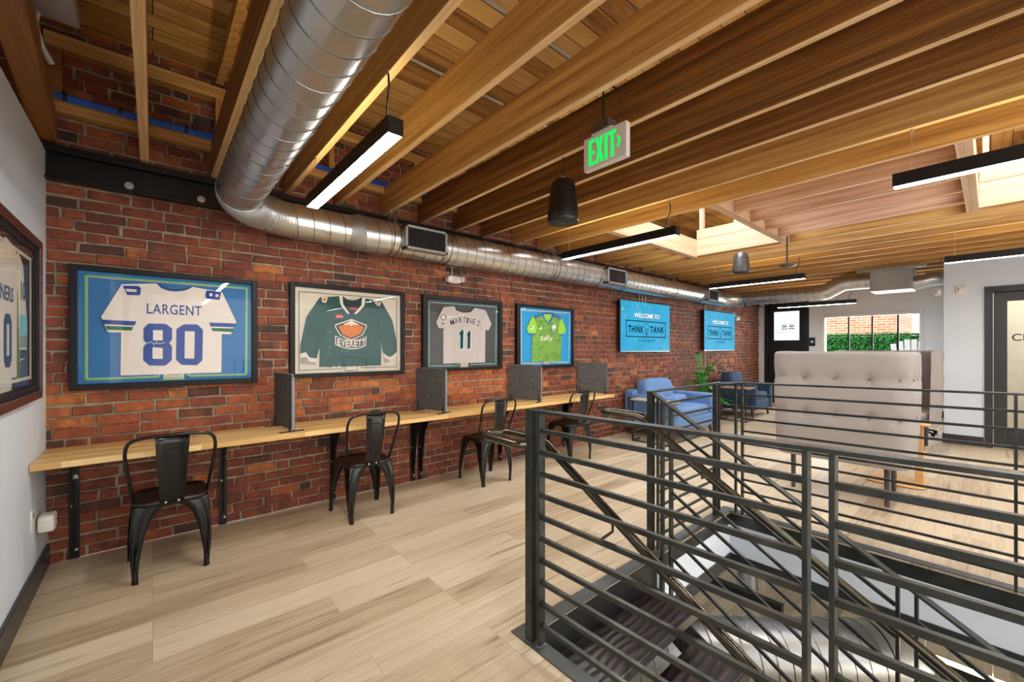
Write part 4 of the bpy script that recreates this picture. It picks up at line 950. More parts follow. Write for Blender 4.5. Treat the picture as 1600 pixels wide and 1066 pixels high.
# ------------------------------------------------------------------ framed jerseys (outlines measured on the wall, metres: x along the wall, z up)
J = {1:{"outer":[(-0.399,1.877),(0.625,1.876),(0.619,1.069),(-0.399,1.078)],"inner":[(-0.361,1.838),(0.586,1.843),(0.58,1.112),(-0.36,1.113)],"body":[(-0.155,1.771),(0.02,1.793),(0.044,1.768),(0.083,1.755),(0.127,1.753),(0.168,1.763),(0.198,1.779),(0.217,1.789),(0.395,1.767),(0.391,1.161),(-0.162,1.161)],"sl":[(-0.155,1.771),(-0.254,1.549),(-0.224,1.448),(-0.109,1.448),(-0.081,1.536),(-0.143,1.75)],"sr":[(0.395,1.767),(0.485,1.546),(0.451,1.45),(0.342,1.451),(0.312,1.539),(0.391,1.752)],"b1":[(-0.249,1.53),(-0.084,1.525),(-0.093,1.496),(-0.24,1.501)],"g1":[(-0.234,1.49),(-0.099,1.487),(-0.106,1.462),(-0.226,1.464)],"b2":[(0.316,1.534),(0.483,1.533),(0.474,1.503),(0.324,1.505)],"g2":[(0.328,1.494),(0.472,1.495),(0.462,1.466),(0.338,1.471)],"col":[(0.018,1.795),(0.044,1.765),(0.083,1.749),(0.127,1.748),(0.168,1.757),(0.202,1.775),(0.221,1.79),(0.205,1.791),(0.175,1.775),(0.127,1.765),(0.083,1.766),(0.051,1.78),(0.034,1.796)],"n0":[(-0.152,1.76),(-0.073,1.766),(-0.061,1.753),(-0.063,1.712),(-0.069,1.703),(-0.129,1.7)],"n0i":[(-0.139,1.741),(-0.083,1.742),(-0.083,1.724),(-0.132,1.723)],"n8":[(0.302,1.771),(0.389,1.769),(0.379,1.706),(0.302,1.71),(0.293,1.728),(0.296,1.758)],"n8a":[(0.318,1.751),(0.336,1.751),(0.336,1.729),(0.318,1.73)],"n8b":[(0.354,1.748),(0.373,1.748),(0.373,1.726),(0.354,1.727)],"txt":[(-0.031,1.652),(0.271,1.581)],"N8":[(-0.048,1.48),(-0.022,1.514),(0.069,1.514),(0.104,1.483),(0.104,1.406),(0.088,1.38),(0.104,1.354),(0.102,1.258),(0.066,1.22),(-0.018,1.224),(-0.05,1.261),(-0.049,1.351),(-0.033,1.377),(-0.049,1.401)],"N8a":[(0.002,1.468),(0.053,1.469),(0.053,1.398),(0.002,1.397)],"N8b":[(-0.001,1.35),(0.053,1.345),(0.053,1.268),(-0.001,1.271)],"N0":[(0.127,1.479),(0.168,1.515),(0.247,1.517),(0.28,1.479),(0.276,1.255),(0.244,1.219),(0.155,1.224),(0.125,1.262)],"N0i":[(0.175,1.466),(0.231,1.466),(0.228,1.267),(0.173,1.271)],"line":[(-0.325,1.81),(0.558,1.814),(0.554,1.136),(0.198,1.139),(0.196,1.191),(0.032,1.195),(0.03,1.141),(-0.325,1.14)],"plq":[(0.055,1.175),(0.173,1.173),(0.173,1.119),(0.055,1.12)],"sig":[(-0.035,1.374),(-0.008,1.388),(0.006,1.37),(0.02,1.384),(0.034,1.372),(0.061,1.384)]},2:{"outer":[(0.855,1.892),(1.882,1.902),(1.871,1.089),(0.855,1.096)],"inner":[(0.896,1.856),(1.841,1.863),(1.841,1.13),(0.896,1.126)],"line":[(0.928,1.821),(1.804,1.825),(1.804,1.163),(1.455,1.164),(1.455,1.211),(1.282,1.208),(1.282,1.16),(0.928,1.157)],"body":[(1.094,1.785),(1.253,1.807),(1.343,1.655),(1.389,1.656),(1.485,1.807),(1.646,1.787),(1.61,1.67),(1.643,1.36),(1.641,1.181),(1.455,1.181),(1.282,1.178),(1.253,1.188),(1.236,1.175),(1.205,1.188),(1.183,1.175),(1.132,1.182),(1.089,1.18),(1.092,1.359),(1.124,1.625)],"sl":[(1.094,1.785),(0.984,1.609),(0.938,1.375),(0.935,1.298),(0.98,1.311),(1.008,1.267),(1.065,1.257),(1.092,1.359),(1.124,1.625),(1.111,1.722)],"sr":[(1.646,1.787),(1.752,1.618),(1.794,1.421),(1.798,1.311),(1.752,1.267),(1.712,1.262),(1.661,1.302),(1.61,1.554),(1.61,1.67)],"neck":[(1.284,1.812),(1.325,1.783),(1.371,1.779),(1.417,1.79),(1.459,1.817),(1.474,1.747),(1.389,1.654),(1.343,1.653),(1.276,1.738)],"c1":[(1.253,1.81),(1.282,1.812),(1.287,1.739),(1.345,1.655),(1.325,1.656),(1.264,1.733)],"c2":[(1.459,1.817),(1.488,1.81),(1.481,1.739),(1.408,1.657),(1.384,1.656),(1.453,1.741)],"red":[(1.35,1.711),(1.415,1.713),(1.415,1.698),(1.35,1.696)],"w1":[(0.935,1.296),(0.98,1.309),(1.012,1.258),(1.068,1.255),(1.061,1.228),(1.012,1.228),(0.976,1.272),(0.936,1.262)],"y1":[(0.936,1.262),(0.976,1.272),(1.012,1.228),(1.057,1.222),(1.055,1.202),(0.936,1.216)],"w2":[(1.661,1.3),(1.712,1.262),(1.752,1.265),(1.798,1.303),(1.798,1.271),(1.754,1.242),(1.702,1.241),(1.666,1.263)],"y2":[(1.666,1.263),(1.712,1.235),(1.733,1.213),(1.676,1.202)],"whl":[(1.214,1.607),(1.236,1.642),(1.258,1.655),(1.253,1.637),(1.284,1.645),(1.287,1.62)],"whlt":[(1.227,1.633),(1.287,1.619)],"shw":[(1.361,1.61),(1.502,1.561),(1.502,1.539),(1.462,1.462),(1.361,1.413),(1.262,1.458),(1.219,1.529),(1.219,1.553)],"shg":[(1.361,1.599),(1.493,1.554),(1.491,1.538),(1.455,1.467),(1.361,1.424),(1.269,1.463),(1.228,1.529),(1.228,1.547)],"sho":[(1.361,1.573),(1.476,1.544),(1.443,1.475),(1.361,1.437),(1.282,1.471),(1.244,1.538)],"mt":[(1.289,1.561),(1.329,1.576),(1.361,1.599),(1.394,1.576),(1.436,1.562),(1.403,1.556),(1.38,1.564),(1.361,1.545),(1.339,1.563),(1.316,1.549)],"ban":[(1.218,1.458),(1.289,1.428),(1.361,1.417),(1.436,1.427),(1.501,1.455),(1.495,1.368),(1.426,1.339),(1.361,1.334),(1.289,1.345),(1.218,1.375)],"txt":[(1.234,1.423),(1.491,1.352)],"p1":[(1.103,1.785),(1.159,1.79),(1.141,1.74),(1.111,1.742)],"p2":[(1.576,1.781),(1.639,1.78),(1.625,1.741),(1.591,1.756)],"plq":[(1.309,1.187),(1.422,1.187),(1.422,1.14),(1.309,1.139)],"s1":[(1.149,1.466),(1.175,1.498),(1.166,1.475),(1.201,1.512)],"s2":[(1.132,1.412),(1.158,1.43),(1.166,1.404),(1.201,1.427)],"s3":[(1.149,1.359),(1.183,1.368),(1.158,1.341),(1.201,1.359)],"s4":[(1.512,1.493),(1.541,1.518),(1.551,1.504),(1.586,1.529)],"s5":[(1.522,1.398),(1.551,1.418),(1.561,1.403),(1.576,1.437)],"s6":[(1.141,1.296),(1.166,1.314),(1.162,1.287),(1.183,1.301)],"s7":[(1.522,1.322),(1.551,1.36),(1.556,1.322),(1.586,1.36)],"s8":[(1.262,1.314),(1.289,1.323),(1.298,1.309),(1.325,1.321)]},3:{"outer":[(2.081,1.895),(3.132,1.899),(3.12,1.099),(2.081,1.104)],"inner":[(2.136,1.85),(3.079,1.861),(3.07,1.132),(2.134,1.139)],"line":[(2.16,1.822),(3.052,1.831),(3.042,1.164),(2.689,1.163),(2.686,1.207),(2.521,1.21),(2.519,1.156),(2.16,1.16)],"body":[(2.32,1.778),(2.467,1.801),(2.498,1.759),(2.583,1.742),(2.67,1.75),(2.725,1.8),(2.885,1.782),(2.885,1.549),(2.879,1.183),(2.325,1.181),(2.325,1.555)],"sl":[(2.32,1.776),(2.232,1.615),(2.266,1.553),(2.34,1.551),(2.395,1.627),(2.34,1.736)],"sr":[(2.885,1.78),(2.97,1.627),(2.932,1.554),(2.833,1.551),(2.804,1.607),(2.861,1.721)],"col":[(2.462,1.803),(2.493,1.754),(2.583,1.736),(2.675,1.745),(2.736,1.801),(2.719,1.804),(2.664,1.757),(2.585,1.747),(2.509,1.762),(2.479,1.802)],"o1":[(2.511,1.508),(2.561,1.555),(2.594,1.554),(2.588,1.331),(2.53,1.331),(2.53,1.473)],"i1":[(2.525,1.506),(2.564,1.543),(2.58,1.543),(2.574,1.342),(2.542,1.342),(2.544,1.486)],"o2":[(2.612,1.501),(2.664,1.551),(2.686,1.55),(2.683,1.329),(2.621,1.329),(2.626,1.467)],"i2":[(2.626,1.5),(2.666,1.539),(2.675,1.539),(2.67,1.34),(2.637,1.34),(2.641,1.479)],"M":[(2.436,1.624)],"A":[(2.488,1.644)],"R":[(2.542,1.653)],"T":[(2.596,1.655)],"I":[(2.635,1.653)],"N":[(2.676,1.649)],"E":[(2.729,1.641)],"Z":[(2.786,1.625)],"hgt":[(2.594,1.687),(2.594,1.621)],"ring":[(2.325,1.673),(2.369,1.676)],"blk":[(2.307,1.612),(2.331,1.613),(2.331,1.6),(2.307,1.599)],"plq":[(2.545,1.184),(2.65,1.185),(2.65,1.139),(2.545,1.137)]},4:{"outer":[(3.36,1.891),(4.425,1.9),(4.414,1.089),(3.371,1.086)],"inner":[(3.424,1.855),(4.379,1.858),(4.366,1.127),(3.417,1.13)],"line":[(3.448,1.821),(4.348,1.831),(4.325,1.155),(3.978,1.158),(3.978,1.206),(3.811,1.209),(3.805,1.155),(3.448,1.157)],"body":[(3.628,1.747),(3.805,1.807),(3.842,1.732),(3.903,1.679),(3.965,1.721),(3.997,1.81),(4.177,1.755),(4.177,1.525),(4.164,1.172),(3.617,1.174)],"sl":[(3.628,1.749),(3.528,1.593),(3.554,1.532),(3.681,1.531),(3.71,1.616),(3.663,1.724)],"sr":[(4.177,1.755),(4.261,1.599),(4.226,1.535),(4.118,1.528),(4.099,1.603),(4.144,1.72)],"k1":[(3.554,1.535),(3.681,1.533),(3.677,1.518),(3.554,1.52)],"k2":[(4.118,1.535),(4.23,1.538),(4.223,1.524),(4.118,1.519)],"neck":[(3.811,1.803),(4.003,1.81),(3.99,1.739),(3.903,1.676),(3.829,1.738)],"col":[(3.803,1.807),(3.842,1.813),(3.99,1.816),(4.013,1.81),(3.998,1.735),(3.925,1.674),(3.9,1.674),(3.823,1.736)],"neck2":[(3.829,1.787),(3.978,1.793),(3.965,1.745),(3.905,1.683),(3.844,1.739)],"t1":[(3.799,1.798),(3.663,1.749)],"t2":[(3.803,1.786),(3.657,1.733)],"t3":[(3.805,1.773),(3.663,1.719)],"t4":[(4.009,1.801),(4.164,1.764)],"t5":[(4.005,1.788),(4.157,1.745)],"t6":[(4.003,1.775),(4.144,1.727)],"cr":[(3.99,1.639),(4.022,1.66),(4.06,1.653),(4.06,1.61),(4.022,1.564),(3.99,1.604)],"cri":[(4.003,1.604),(4.047,1.603),(4.022,1.578)],"tri":[(3.751,1.59),(3.784,1.625),(3.811,1.592)],"mls":[(3.588,1.619),(3.651,1.629),(3.649,1.589),(3.617,1.569),(3.592,1.587)],"mlb":[(3.594,1.616),(3.634,1.624),(3.596,1.591)],"mlg":[(3.608,1.579),(3.64,1.614),(3.642,1.589),(3.617,1.573)],"txt":[(3.763,1.52),(4.022,1.432)],"plq":[(3.836,1.181),(3.953,1.181),(3.953,1.141),(3.836,1.14)]},5:{"outer":[(5.45,2.092),(6.959,2.112),(6.937,1.298),(5.45,1.288)],"w":[(5.833,1.917),(6.597,1.842)],"rect":[(5.607,1.791),(6.801,1.798),(6.78,1.538),(5.607,1.525)],"think":[(5.663,1.71),(6.1,1.597)],"tank":[(6.305,1.717),(6.749,1.605)],"bulb":[(6.199,1.761),(6.199,1.565),(6.134,1.696),(6.269,1.7)],"cow":[(5.949,1.492),(6.429,1.45)],"dots":[(5.597,2.046),(5.808,2.086),(5.769,2.034),(5.916,2.022),(5.484,1.95),(5.525,1.97),(5.505,1.869),(5.597,1.862),(5.556,2.079),(5.659,2.089),(5.464,1.89),(6.137,2.062),(6.328,2.041),(5.978,1.965),(6.54,1.478),(6.652,1.382),(6.775,1.356),(6.723,1.325),(6.853,1.318),(6.652,1.319),(6.775,1.427),(5.495,2.086),(5.722,2.079)]}}
YF = YB - .012                       # backs of the frames touch the brick faces
mpj = lambda u, v, w: (u, YF - .022 - w, v)      # w = height above the mat board
m_frame = plain('black_frame_wood', (13, 13, 15), .5, var=.1, spec=.3)
m_frame2 = plain('mahogany_frame', (74, 32, 22), .3, var=.2, nscale=20)
m_fglass = mk_glass('picture_glass', 0.0)
def cloth(name, c, var=.04, ns=40, bump=.2): return plain(name, c, .85, var=var, nscale=ns, bump=bump)
def jframe(k, label, matc, fr=m_frame, depth=.045):
    d = J[k]; xs_ = [p[0] for p in d['outer']]; zs = [p[1] for p in d['outer']]
    x0, x1 = min(xs_), max(xs_); z0, z1 = sum(sorted(zs)[:2]) / 2, sum(sorted(zs)[2:]) / 2
    xi = [p[0] for p in d['inner']]; zi = [p[1] for p in d['inner']]; a0, a1, b0, b1 = min(xi), max(xi), sum(sorted(zi)[:2]) / 2, sum(sorted(zi)[2:]) / 2
    t = thing('framed_jersey', label, 'picture frame', ((x0 + x1) / 2, YF, z0))
    m = M(); y0, y1 = YF - depth, YF
    for b in ((x0, a0, z0, z1), (a1, x1, z0, z1), (a0, a1, z0, b0), (a0, a1, b1, z1)): m.box(b[0], b[1], y0, y1, b[2], b[3])
    m.obj('frame', fr, t, world=True, smooth=0, bevel=.004)
    M().box(a0, a1, YF - .022, YF - .006, b0, b1).obj('mat_board', matc, t, world=True, smooth=0)
    M().box(a0, a1, YF - depth + .006, YF - depth + .008, b0, b1).obj('glass', m_fglass, t, world=True, smooth=0)
    return t, d
def flat(t, name, poly, mat, w0, w1, parent=None, mp=mpj):
    polys = poly if isinstance(poly[0][0], (tuple, list)) else [poly]
    m = M()
    for p in polys: m.prism(p, mp, w0, w1)
    return m.obj(name, mat, parent or t, world=True, smooth=0)
def bx(p): xs_ = [q[0] for q in p]; zs = [q[1] for q in p]; return (min(xs_), min(zs), max(xs_), max(zs))
def lines(t, name, pts, width, mat, w0=.001, w1=.003, closed=True):
    m = M(); m.strip(pts, width, mpj, w0, w1, closed); return m.obj(name, mat, t, world=True, smooth=0)
# 1 white jersey, number 80
cw = cloth('white_jersey_cloth', (232, 222, 214)); cb = cloth('royal_blue_twill', (34, 68, 150)); cg = cloth('green_twill', (22, 104, 58))
t, d = jframe(1, 'black frame with a white number 80 jersey on blue, nearest the left wall', plain('blue_mat_board', (28, 108, 168), .7, var=.02))
lines(t, 'mat_line', d['line'], .009, plain('lime_line', (120, 200, 80), .6)); lines(t, 'mat_line', [(u + (.008 if u < .1 else -.008), v + (.008 if v < 1.4 else -.008)) for u, v in d['line']], .003, plain('pink_line', (226, 190, 200), .6), .001, .0034)
j = flat(t, 'jersey', d['body'], cw, .004, .010)
for q in ('sl', 'sr'):
    s = flat(t, 'sleeve', d[q], cw, .0102, .0135, j)
    i = '1' if q == 'sl' else '2'
    flat(t, 'sleeve_stripe', d['b' + i], cb, .0136, .0142, s); flat(t, 'sleeve_stripe', d['g' + i], cg, .0136, .0142, s)
flat(t, 'collar', d['col'], cb, .0102, .0125, j); lines(j, 'collar_stripe', d['col'][1:6], .003, cg, .0126, .0130, False)
flat(t, 'shoulder_number', [d['n0'], d['n8']], cb, .0137, .0145, j); flat(t, 'shoulder_number', [d['n0i'], d['n8a'], d['n8b']], cw, .0146, .015, j)
M().text('LARGENT', bx(d['txt']), mpj, .0102, .0112, bold=.012, spacing=1.08).obj('lettering', cb, j, world=True, smooth=0)
flat(t, 'numeral', [d['N8'], d['N0']], cb, .0102, .0112, j); flat(t, 'numeral_opening', [d['N8a'], d['N8b'], d['N0i']], cw, .0113, .0117, j)
m = M(); m.strip(d['sig'], .0035, mpj, .0113, .0118); m.obj('signature', m_wplastic, j, world=True, smooth=0)
pq = bx(d['plq']); p = M().box(pq[0], pq[2], YF - .0265, YF - .022, pq[1], pq[3]).obj('plaque', plain('lime_line', (120, 200, 80), .6), t, world=True, smooth=0)
M().box(pq[0] + .006, pq[2] - .006, YF - .0275, YF - .0262, pq[1] + .006, pq[3] - .006).obj('plaque_plate', plain('pewter_plate', (190, 184, 170), .4, .3), p, world=True, smooth=0)
m = M(); m.text('Steve Largent', (pq[0] + .022, pq[1] + .026, pq[2] - .022, pq[3] - .009), mpj, .0056, .0060); m.text('Seattle Seahawks', (pq[0] + .012, pq[1] + .009, pq[2] - .012, pq[1] + .022), mpj, .0056, .0060); m.obj('plaque_text', m_legg, p, world=True, smooth=0)
# 2 dark green hockey jersey
dg = cloth('dark_green_cloth', (30, 74, 72), .12, 14); dg2 = cloth('deeper_green_cloth', (18, 48, 48)); bone = cloth('bone_cloth', (214, 206, 194)); gy = cloth('warm_grey_cloth', (156, 148, 144)); org = cloth('orange_twill', (204, 112, 44))
t, d = jframe(2, 'black frame with a dark green long-sleeved hockey jersey on cream', plain('cream_mat_board', (206, 198, 182), .7, var=.02))
lines(t, 'mat_line', d['line'], .005, dg2)
j = flat(t, 'jersey', d['body'], dg, .004, .010)
for q, w_, y_ in (('sl', 'w1', 'y1'), ('sr', 'w2', 'y2')):
    s = flat(t, 'sleeve', d[q], dg, .0102, .0135, j); flat(t, 'cuff_band', d[w_], bone, .0136, .0142, s); flat(t, 'cuff_band', d[y_], gy, .0130, .0136, s)
flat(t, 'neck_lining', d['neck'], dg2, .0101, .0108, j); flat(t, 'collar', [d['c1'], d['c2']], bone, .0109, .0135, j)
flat(t, 'neck_label', d['red'], cloth('red_twill', (206, 40, 40)), .0110, .0116, j)
flat(t, 'league_patch', d['whl'], cloth('red_twill', (206, 40, 40)), .0102, .0108, j); M().text('WHL', bx(d['whlt']), mpj, .0109, .0113, bold=.02, shear=.2).obj('patch_lettering', bone, j, world=True, smooth=0)
e = flat(t, 'emblem', d['shw'], bone, .0102, .0108, j)
flat(t, 'shield_field', d['shg'], dg2, .0109, .0112, j); flat(t, 'shield_field', d['sho'], org, .0113, .0116, j); flat(t, 'mountain', d['mt'], bone, .0117, .0120, j)
flat(t, 'banner', d['ban'], bone, .0117, .0120, j); cu = [(p[0] + (d['ban'][2][0] - p[0]) * .05, p[1] + (1.36 - p[1]) * .12) for p in d['ban']]
zz = sum(p[1] for p in d['ban']) / len(d['ban']); xx = sum(p[0] for p in d['ban']) / len(d['ban'])
flat(t, 'banner', [(xx + (p[0] - xx) * .95, zz + (p[1] - zz) * .86) for p in d['ban']], cloth('slate_twill', (84, 92, 92)), .0121, .0123, j)
b = bx(d['txt']); m = M(); n = 7; wq = (b[2] - b[0]) / n
for i, ch in enumerate('EVERETT'):
    cxx = b[0] + wq * (i + .5); q = (i - 3) / 3; dz = .010 * q * q; hh = .070
    m.text(ch, (cxx - wq * .42, b[1] + dz + .003, cxx + wq * .42, b[1] + dz + .003 + hh * .92), mpj, .0126, .0130, bold=.03)
m.obj('lettering', bone, j, world=True, smooth=0)
flat(t, 'shoulder_patch', [d['p1'], d['p2']], bone, .0137, .0142, j)
flat(t, 'shoulder_patch', [[(sum(q[0] for q in d[k_]) / 4 + (p[0] - sum(q[0] for q in d[k_]) / 4) * .55, sum(q[1] for q in d[k_]) / 4 + (p[1] - sum(q[1] for q in d[k_]) / 4) * .55) for p in d[k_]] for k_ in ('p1', 'p2')], org, .0143, .0146, j)
m = M()
for i in range(1, 9): m.strip(d['s%d' % i], .003, mpj, .0102, .0105)
m.obj('signature', cloth('silver_ink', (120, 140, 140)), j, world=True, smooth=0)
pq = bx(d['plq']); p = M().box(pq[0], pq[2], YF - .0265, YF - .022, pq[1], pq[3]).obj('plaque', dg2, t, world=True, smooth=0)
M().box(pq[0] + .005, pq[2] - .005, YF - .0275, YF - .0262, pq[1] + .005, pq[3] - .005).obj('plaque_plate', plain('pewter_plate', (190, 184, 170), .4, .3), p, world=True, smooth=0)
# 3 grey baseball jersey
gr = cloth('grey_jersey_cloth', (190, 182, 180)); tl = plain('teal_line', (120, 200, 200), .6); ink = cloth('black_twill', (22, 30, 40)); wt = cloth('white_twill', (228, 226, 222))
t, d = jframe(3, 'black frame with a grey number 11 baseball jersey on charcoal', plain('charcoal_mat_board', (66, 68, 72), .7, var=.03))
lines(t, 'mat_line', d['line'], .007, tl)
j = flat(t, 'jersey', d['body'], gr, .004, .010)
for q in ('sl', 'sr'): flat(t, 'sleeve', d[q], gr, .0102, .0135, j)
flat(t, 'collar', d['col'], ink, .0102, .0112, j); lines(j, 'piping', [d['sl'][0], d['sl'][1], d['sl'][2], d['sl'][3]], .005, ink, .0136, .0140, False)
flat(t, 'numeral_edge', [d['o1'], d['o2']], wt, .0102, .0106, j)
flat(t, 'numeral_edge', [[(p[0] * .9 + q * .1, p[1] * .97 + 1.5 * .03) for p in d[k_]] for k_, q in (('o1', 2.53), ('o2', 2.62))], plain('teal_line', (120, 200, 200), .6), .0107, .0109, j); flat(t, 'numeral', [d['i1'], d['i2']], ink, .0110, .0114, j)
hh = abs(d['hgt'][0][1] - d['hgt'][1][1]); m = M(); m2 = M()
for ch, rot in zip('MARTINEZ', (.30, .20, .10, .02, -.03, -.09, -.18, -.27)):
    c = d[ch][0]; w_ = {'I': .010, 'M': .026}.get(ch, .020); zc_ = c[1]
    m.text(ch, (c[0] - w_, zc_ - hh / 2, c[0] + w_, zc_ + hh / 2), mpj, .0106, .0110, bold=.012, rot=rot); m2.text(ch, (c[0] - w_ - .003, zc_ - hh / 2 - .004, c[0] + w_ + .003, zc_ + hh / 2 + .004), mpj, .0102, .0105, bold=.05, rot=rot)
m2.obj('lettering_edge', wt, j, world=True, smooth=0); m.obj('lettering', ink, j, world=True, smooth=0)
c, e_ = d['ring']; r = abs(e_[0] - c[0]) * .95
def circ(c, r, n=20): return [(c[0] + r * math.cos(2 * PI * k / n), c[1] + r * math.sin(2 * PI * k / n)) for k in range(n)]
flat(t, 'sleeve_patch', circ(c, r), wt, .0136, .0140, j); flat(t, 'sleeve_patch', circ(c, r * .86), ink, .0141, .0143, j); flat(t, 'sleeve_patch', circ(c, r * .60), wt, .0144, .0146, j); flat(t, 'sleeve_patch', circ(c, r * .25), cg, .0147, .0149, j)
flat(t, 'sleeve_tag', d['blk'], ink, .0136, .0140, j)
pq = bx(d['plq']); p = M().box(pq[0], pq[2], YF - .0265, YF - .022, pq[1], pq[3]).obj('plaque', plain('pewter_plate', (190, 184, 170), .4, .3), t, world=True, smooth=0)
# 4 light green soccer shirt
def mk_mesh():
    t = NT('mottled_green_cloth'); v = t.coord('Object'); n = t.noise(v, 34, 4, .7); n2 = t.noise(v, 9, 2)
    t.set(Base_Color=t.ramp(t.math('ADD', t.math('MULTIPLY', n, .7), t.math('MULTIPLY', n2, .3)), [(.38, lin((72, 128, 52))), (.62, lin((134, 184, 78)))]), Roughness=.8); return t.m
gm = mk_mesh(); lime = cloth('lime_cloth', (146, 206, 56)); rb = cloth('bright_blue_twill', (22, 92, 190))
t, d = jframe(4, 'black frame with a light green soccer shirt on bright blue', plain('sky_blue_mat_board', (16, 148, 214), .7, var=.02))
lines(t, 'mat_line', d['line'], .012, plain('beige_line', (206, 190, 150), .6))
j = flat(t, 'jersey', d['body'], gm, .004, .010)
for q, k_ in (('sl', 'k1'), ('sr', 'k2')):
    s = flat(t, 'sleeve', d[q], lime, .0102, .0135, j); flat(t, 'cuff', d[k_], rb, .0136, .0142, s)
flat(t, 'neck_lining', d['neck'], lime, .0102, .0106, j); flat(t, 'collar', d['col'], rb, .0107, .0125, j); flat(t, 'neck_lining', d['neck2'], lime, .0126, .0130, j)
m = M()
for i in range(1, 7): m.strip(d['t%d' % i], .010, mpj, .0136, .0141)
m.obj('shoulder_stripe', rb, j, world=True, smooth=0)
flat(t, 'crest', d['cr'], wt, .0102, .0107, j); flat(t, 'crest', d['cri'], rb, .0108, .0111, j); flat(t, 'sleeve_patch', d['mls'], wt, .0136, .0140, j); flat(t, 'sleeve_patch', d['mlb'], rb, .0141, .0143, j); flat(t, 'sleeve_patch', d['mlg'], lime, .0141, .0143, j)
b = bx(d['tri']); w_ = (b[2] - b[0]) / 3
flat(t, 'chest_mark', [[(b[0] + w_ * i, b[1]), (b[0] + w_ * (i + .8), b[1]), (b[0] + w_ * (i + .8) - .012, b[1] + (b[3] - b[1]) * (i + 1) / 3), (b[0] + w_ * i - .012, b[1] + (b[3] - b[1]) * (i + .6) / 3)] for i in range(3)], wt, .0102, .0106, j)
b = bx(d['txt']); hz = b[3] - b[1]; m = M(); x = b[0]
for ch, w_, lo, hi in (('Z', .22, .12, .78), ('u', .17, .15, .62), ('l', .10, .18, .95), ('i', .08, .2, .90), ('l', .10, .22, 1.0), ('y', .22, .0, .66)):
    L = (b[2] - b[0]) * w_ ; m.text(ch, (x, b[1] + hz * lo, x + L, b[1] + hz * hi), mpj, .0102, .0107, bold=.035, shear=.25); x += L * 1.05
m.obj('lettering', wt, j, world=True, smooth=0)
pq = bx(d['plq']); p = M().box(pq[0], pq[2], YF - .0265, YF - .022, pq[1], pq[3]).obj('plaque', plain('pewter_plate', (190, 184, 170), .4, .3), t, world=True, smooth=0)

# 5 jersey frame on the left wall (faces the room, along +X)
XL = -.5
mpl = lambda u, v, w: (XL + .022 + w, u, v)
t = thing('framed_jersey', 'mahogany and black framed cream jersey on the left white wall, cut by the picture edge', 'picture frame', (XL, 2.78, 1.08))
def fr(a, b, y0, y1, z0, z1, i0, i1, j0, j1):
    m = M()
    for q in ((y0, i0, z0, z1), (i1, y1, z0, z1), (i0, i1, z0, j0), (i0, i1, j1, z1)): m.box(a, b, *q)
    return m
fr(XL, XL + .05, 2.16, 3.365, 1.075, 1.915, 2.205, 3.32, 1.12, 1.87).obj('frame', m_frame2, t, world=True, smooth=0, bevel=.005)
fr(XL + .004, XL + .042, 2.205, 3.32, 1.12, 1.87, 2.235, 3.29, 1.15, 1.84).obj('inner_frame', m_frame, t, world=True, smooth=0, bevel=.003)
M().box(XL + .006, XL + .022, 2.235, 3.29, 1.15, 1.84).obj('mat_board', plain('wine_mat_board', (58, 30, 34), .7), t, world=True, smooth=0)
fr(XL + .022, XL + .026, 2.27, 3.245, 1.185, 1.805, 2.285, 3.23, 1.20, 1.79).obj('mat_line', bone, t, world=True, smooth=0)
M().box(XL + .034, XL + .036, 2.235, 3.29, 1.15, 1.84).obj('glass', m_fglass, t, world=True, smooth=0)
cream = cloth('cream_jersey_cloth', (226, 212, 190))
j = flat(t, 'jersey', [(2.40, 1.21), (2.92, 1.21), (2.93, 1.60), (3.02, 1.74), (2.86, 1.80), (2.74, 1.815), (2.66, 1.78), (2.58, 1.815), (2.46, 1.80), (2.32, 1.74), (2.40, 1.60)], cream, .004, .007, mp=mpl)
s = flat(t, 'sleeve', [(2.93, 1.79), (3.03, 1.74), (3.12, 1.44), (3.10, 1.30), (2.97, 1.28), (2.95, 1.5)], cream, .0072, .0095, j, mpl)
flat(t, 'sleeve_band', [(2.962, 1.50), (3.105, 1.50), (3.115, 1.44), (3.11, 1.40), (2.958, 1.40)], plain('teal_line', (120, 200, 200), .6), .0096, .0100, s, mpl)
flat(t, 'sleeve_band', [(2.958, 1.40), (3.11, 1.40), (3.10, 1.345), (2.962, 1.345)], gy, .0096, .0100, s, mpl); flat(t, 'sleeve_band', [(2.962, 1.335), (3.10, 1.335), (3.10, 1.30), (2.966, 1.29)], ink, .0096, .0100, s, mpl)
M().text('10', (2.985, 1.57, 3.075, 1.66), mpl, .0096, .0101, bold=.03).obj('lettering', ink, s, world=True, smooth=0)
M().text('MARINERS', (2.44, 1.545, 2.86, 1.61), mpl, .0072, .0078, bold=.02).obj('lettering', ink, j, world=True, smooth=0)
flat(t, 'numeral', [(2.70, 1.29), (2.73, 1.26), (2.80, 1.26), (2.83, 1.29), (2.83, 1.46), (2.80, 1.49), (2.73, 1.49), (2.70, 1.46)], ink, .0072, .0078, j, mpl); flat(t, 'numeral_opening', [(2.745, 1.31), (2.785, 1.31), (2.785, 1.445), (2.745, 1.445)], cream, .0079, .0082, j, mpl)
flat(t, 'numeral', [(2.56, 1.26), (2.60, 1.26), (2.60, 1.49), (2.57, 1.49), (2.53, 1.45), (2.56, 1.44)], ink, .0072, .0078, j, mpl)
M().box(XL + .022, XL + .028, 2.62, 2.84, 1.155, 1.215).obj('plaque', bone, t, world=True, smooth=0)

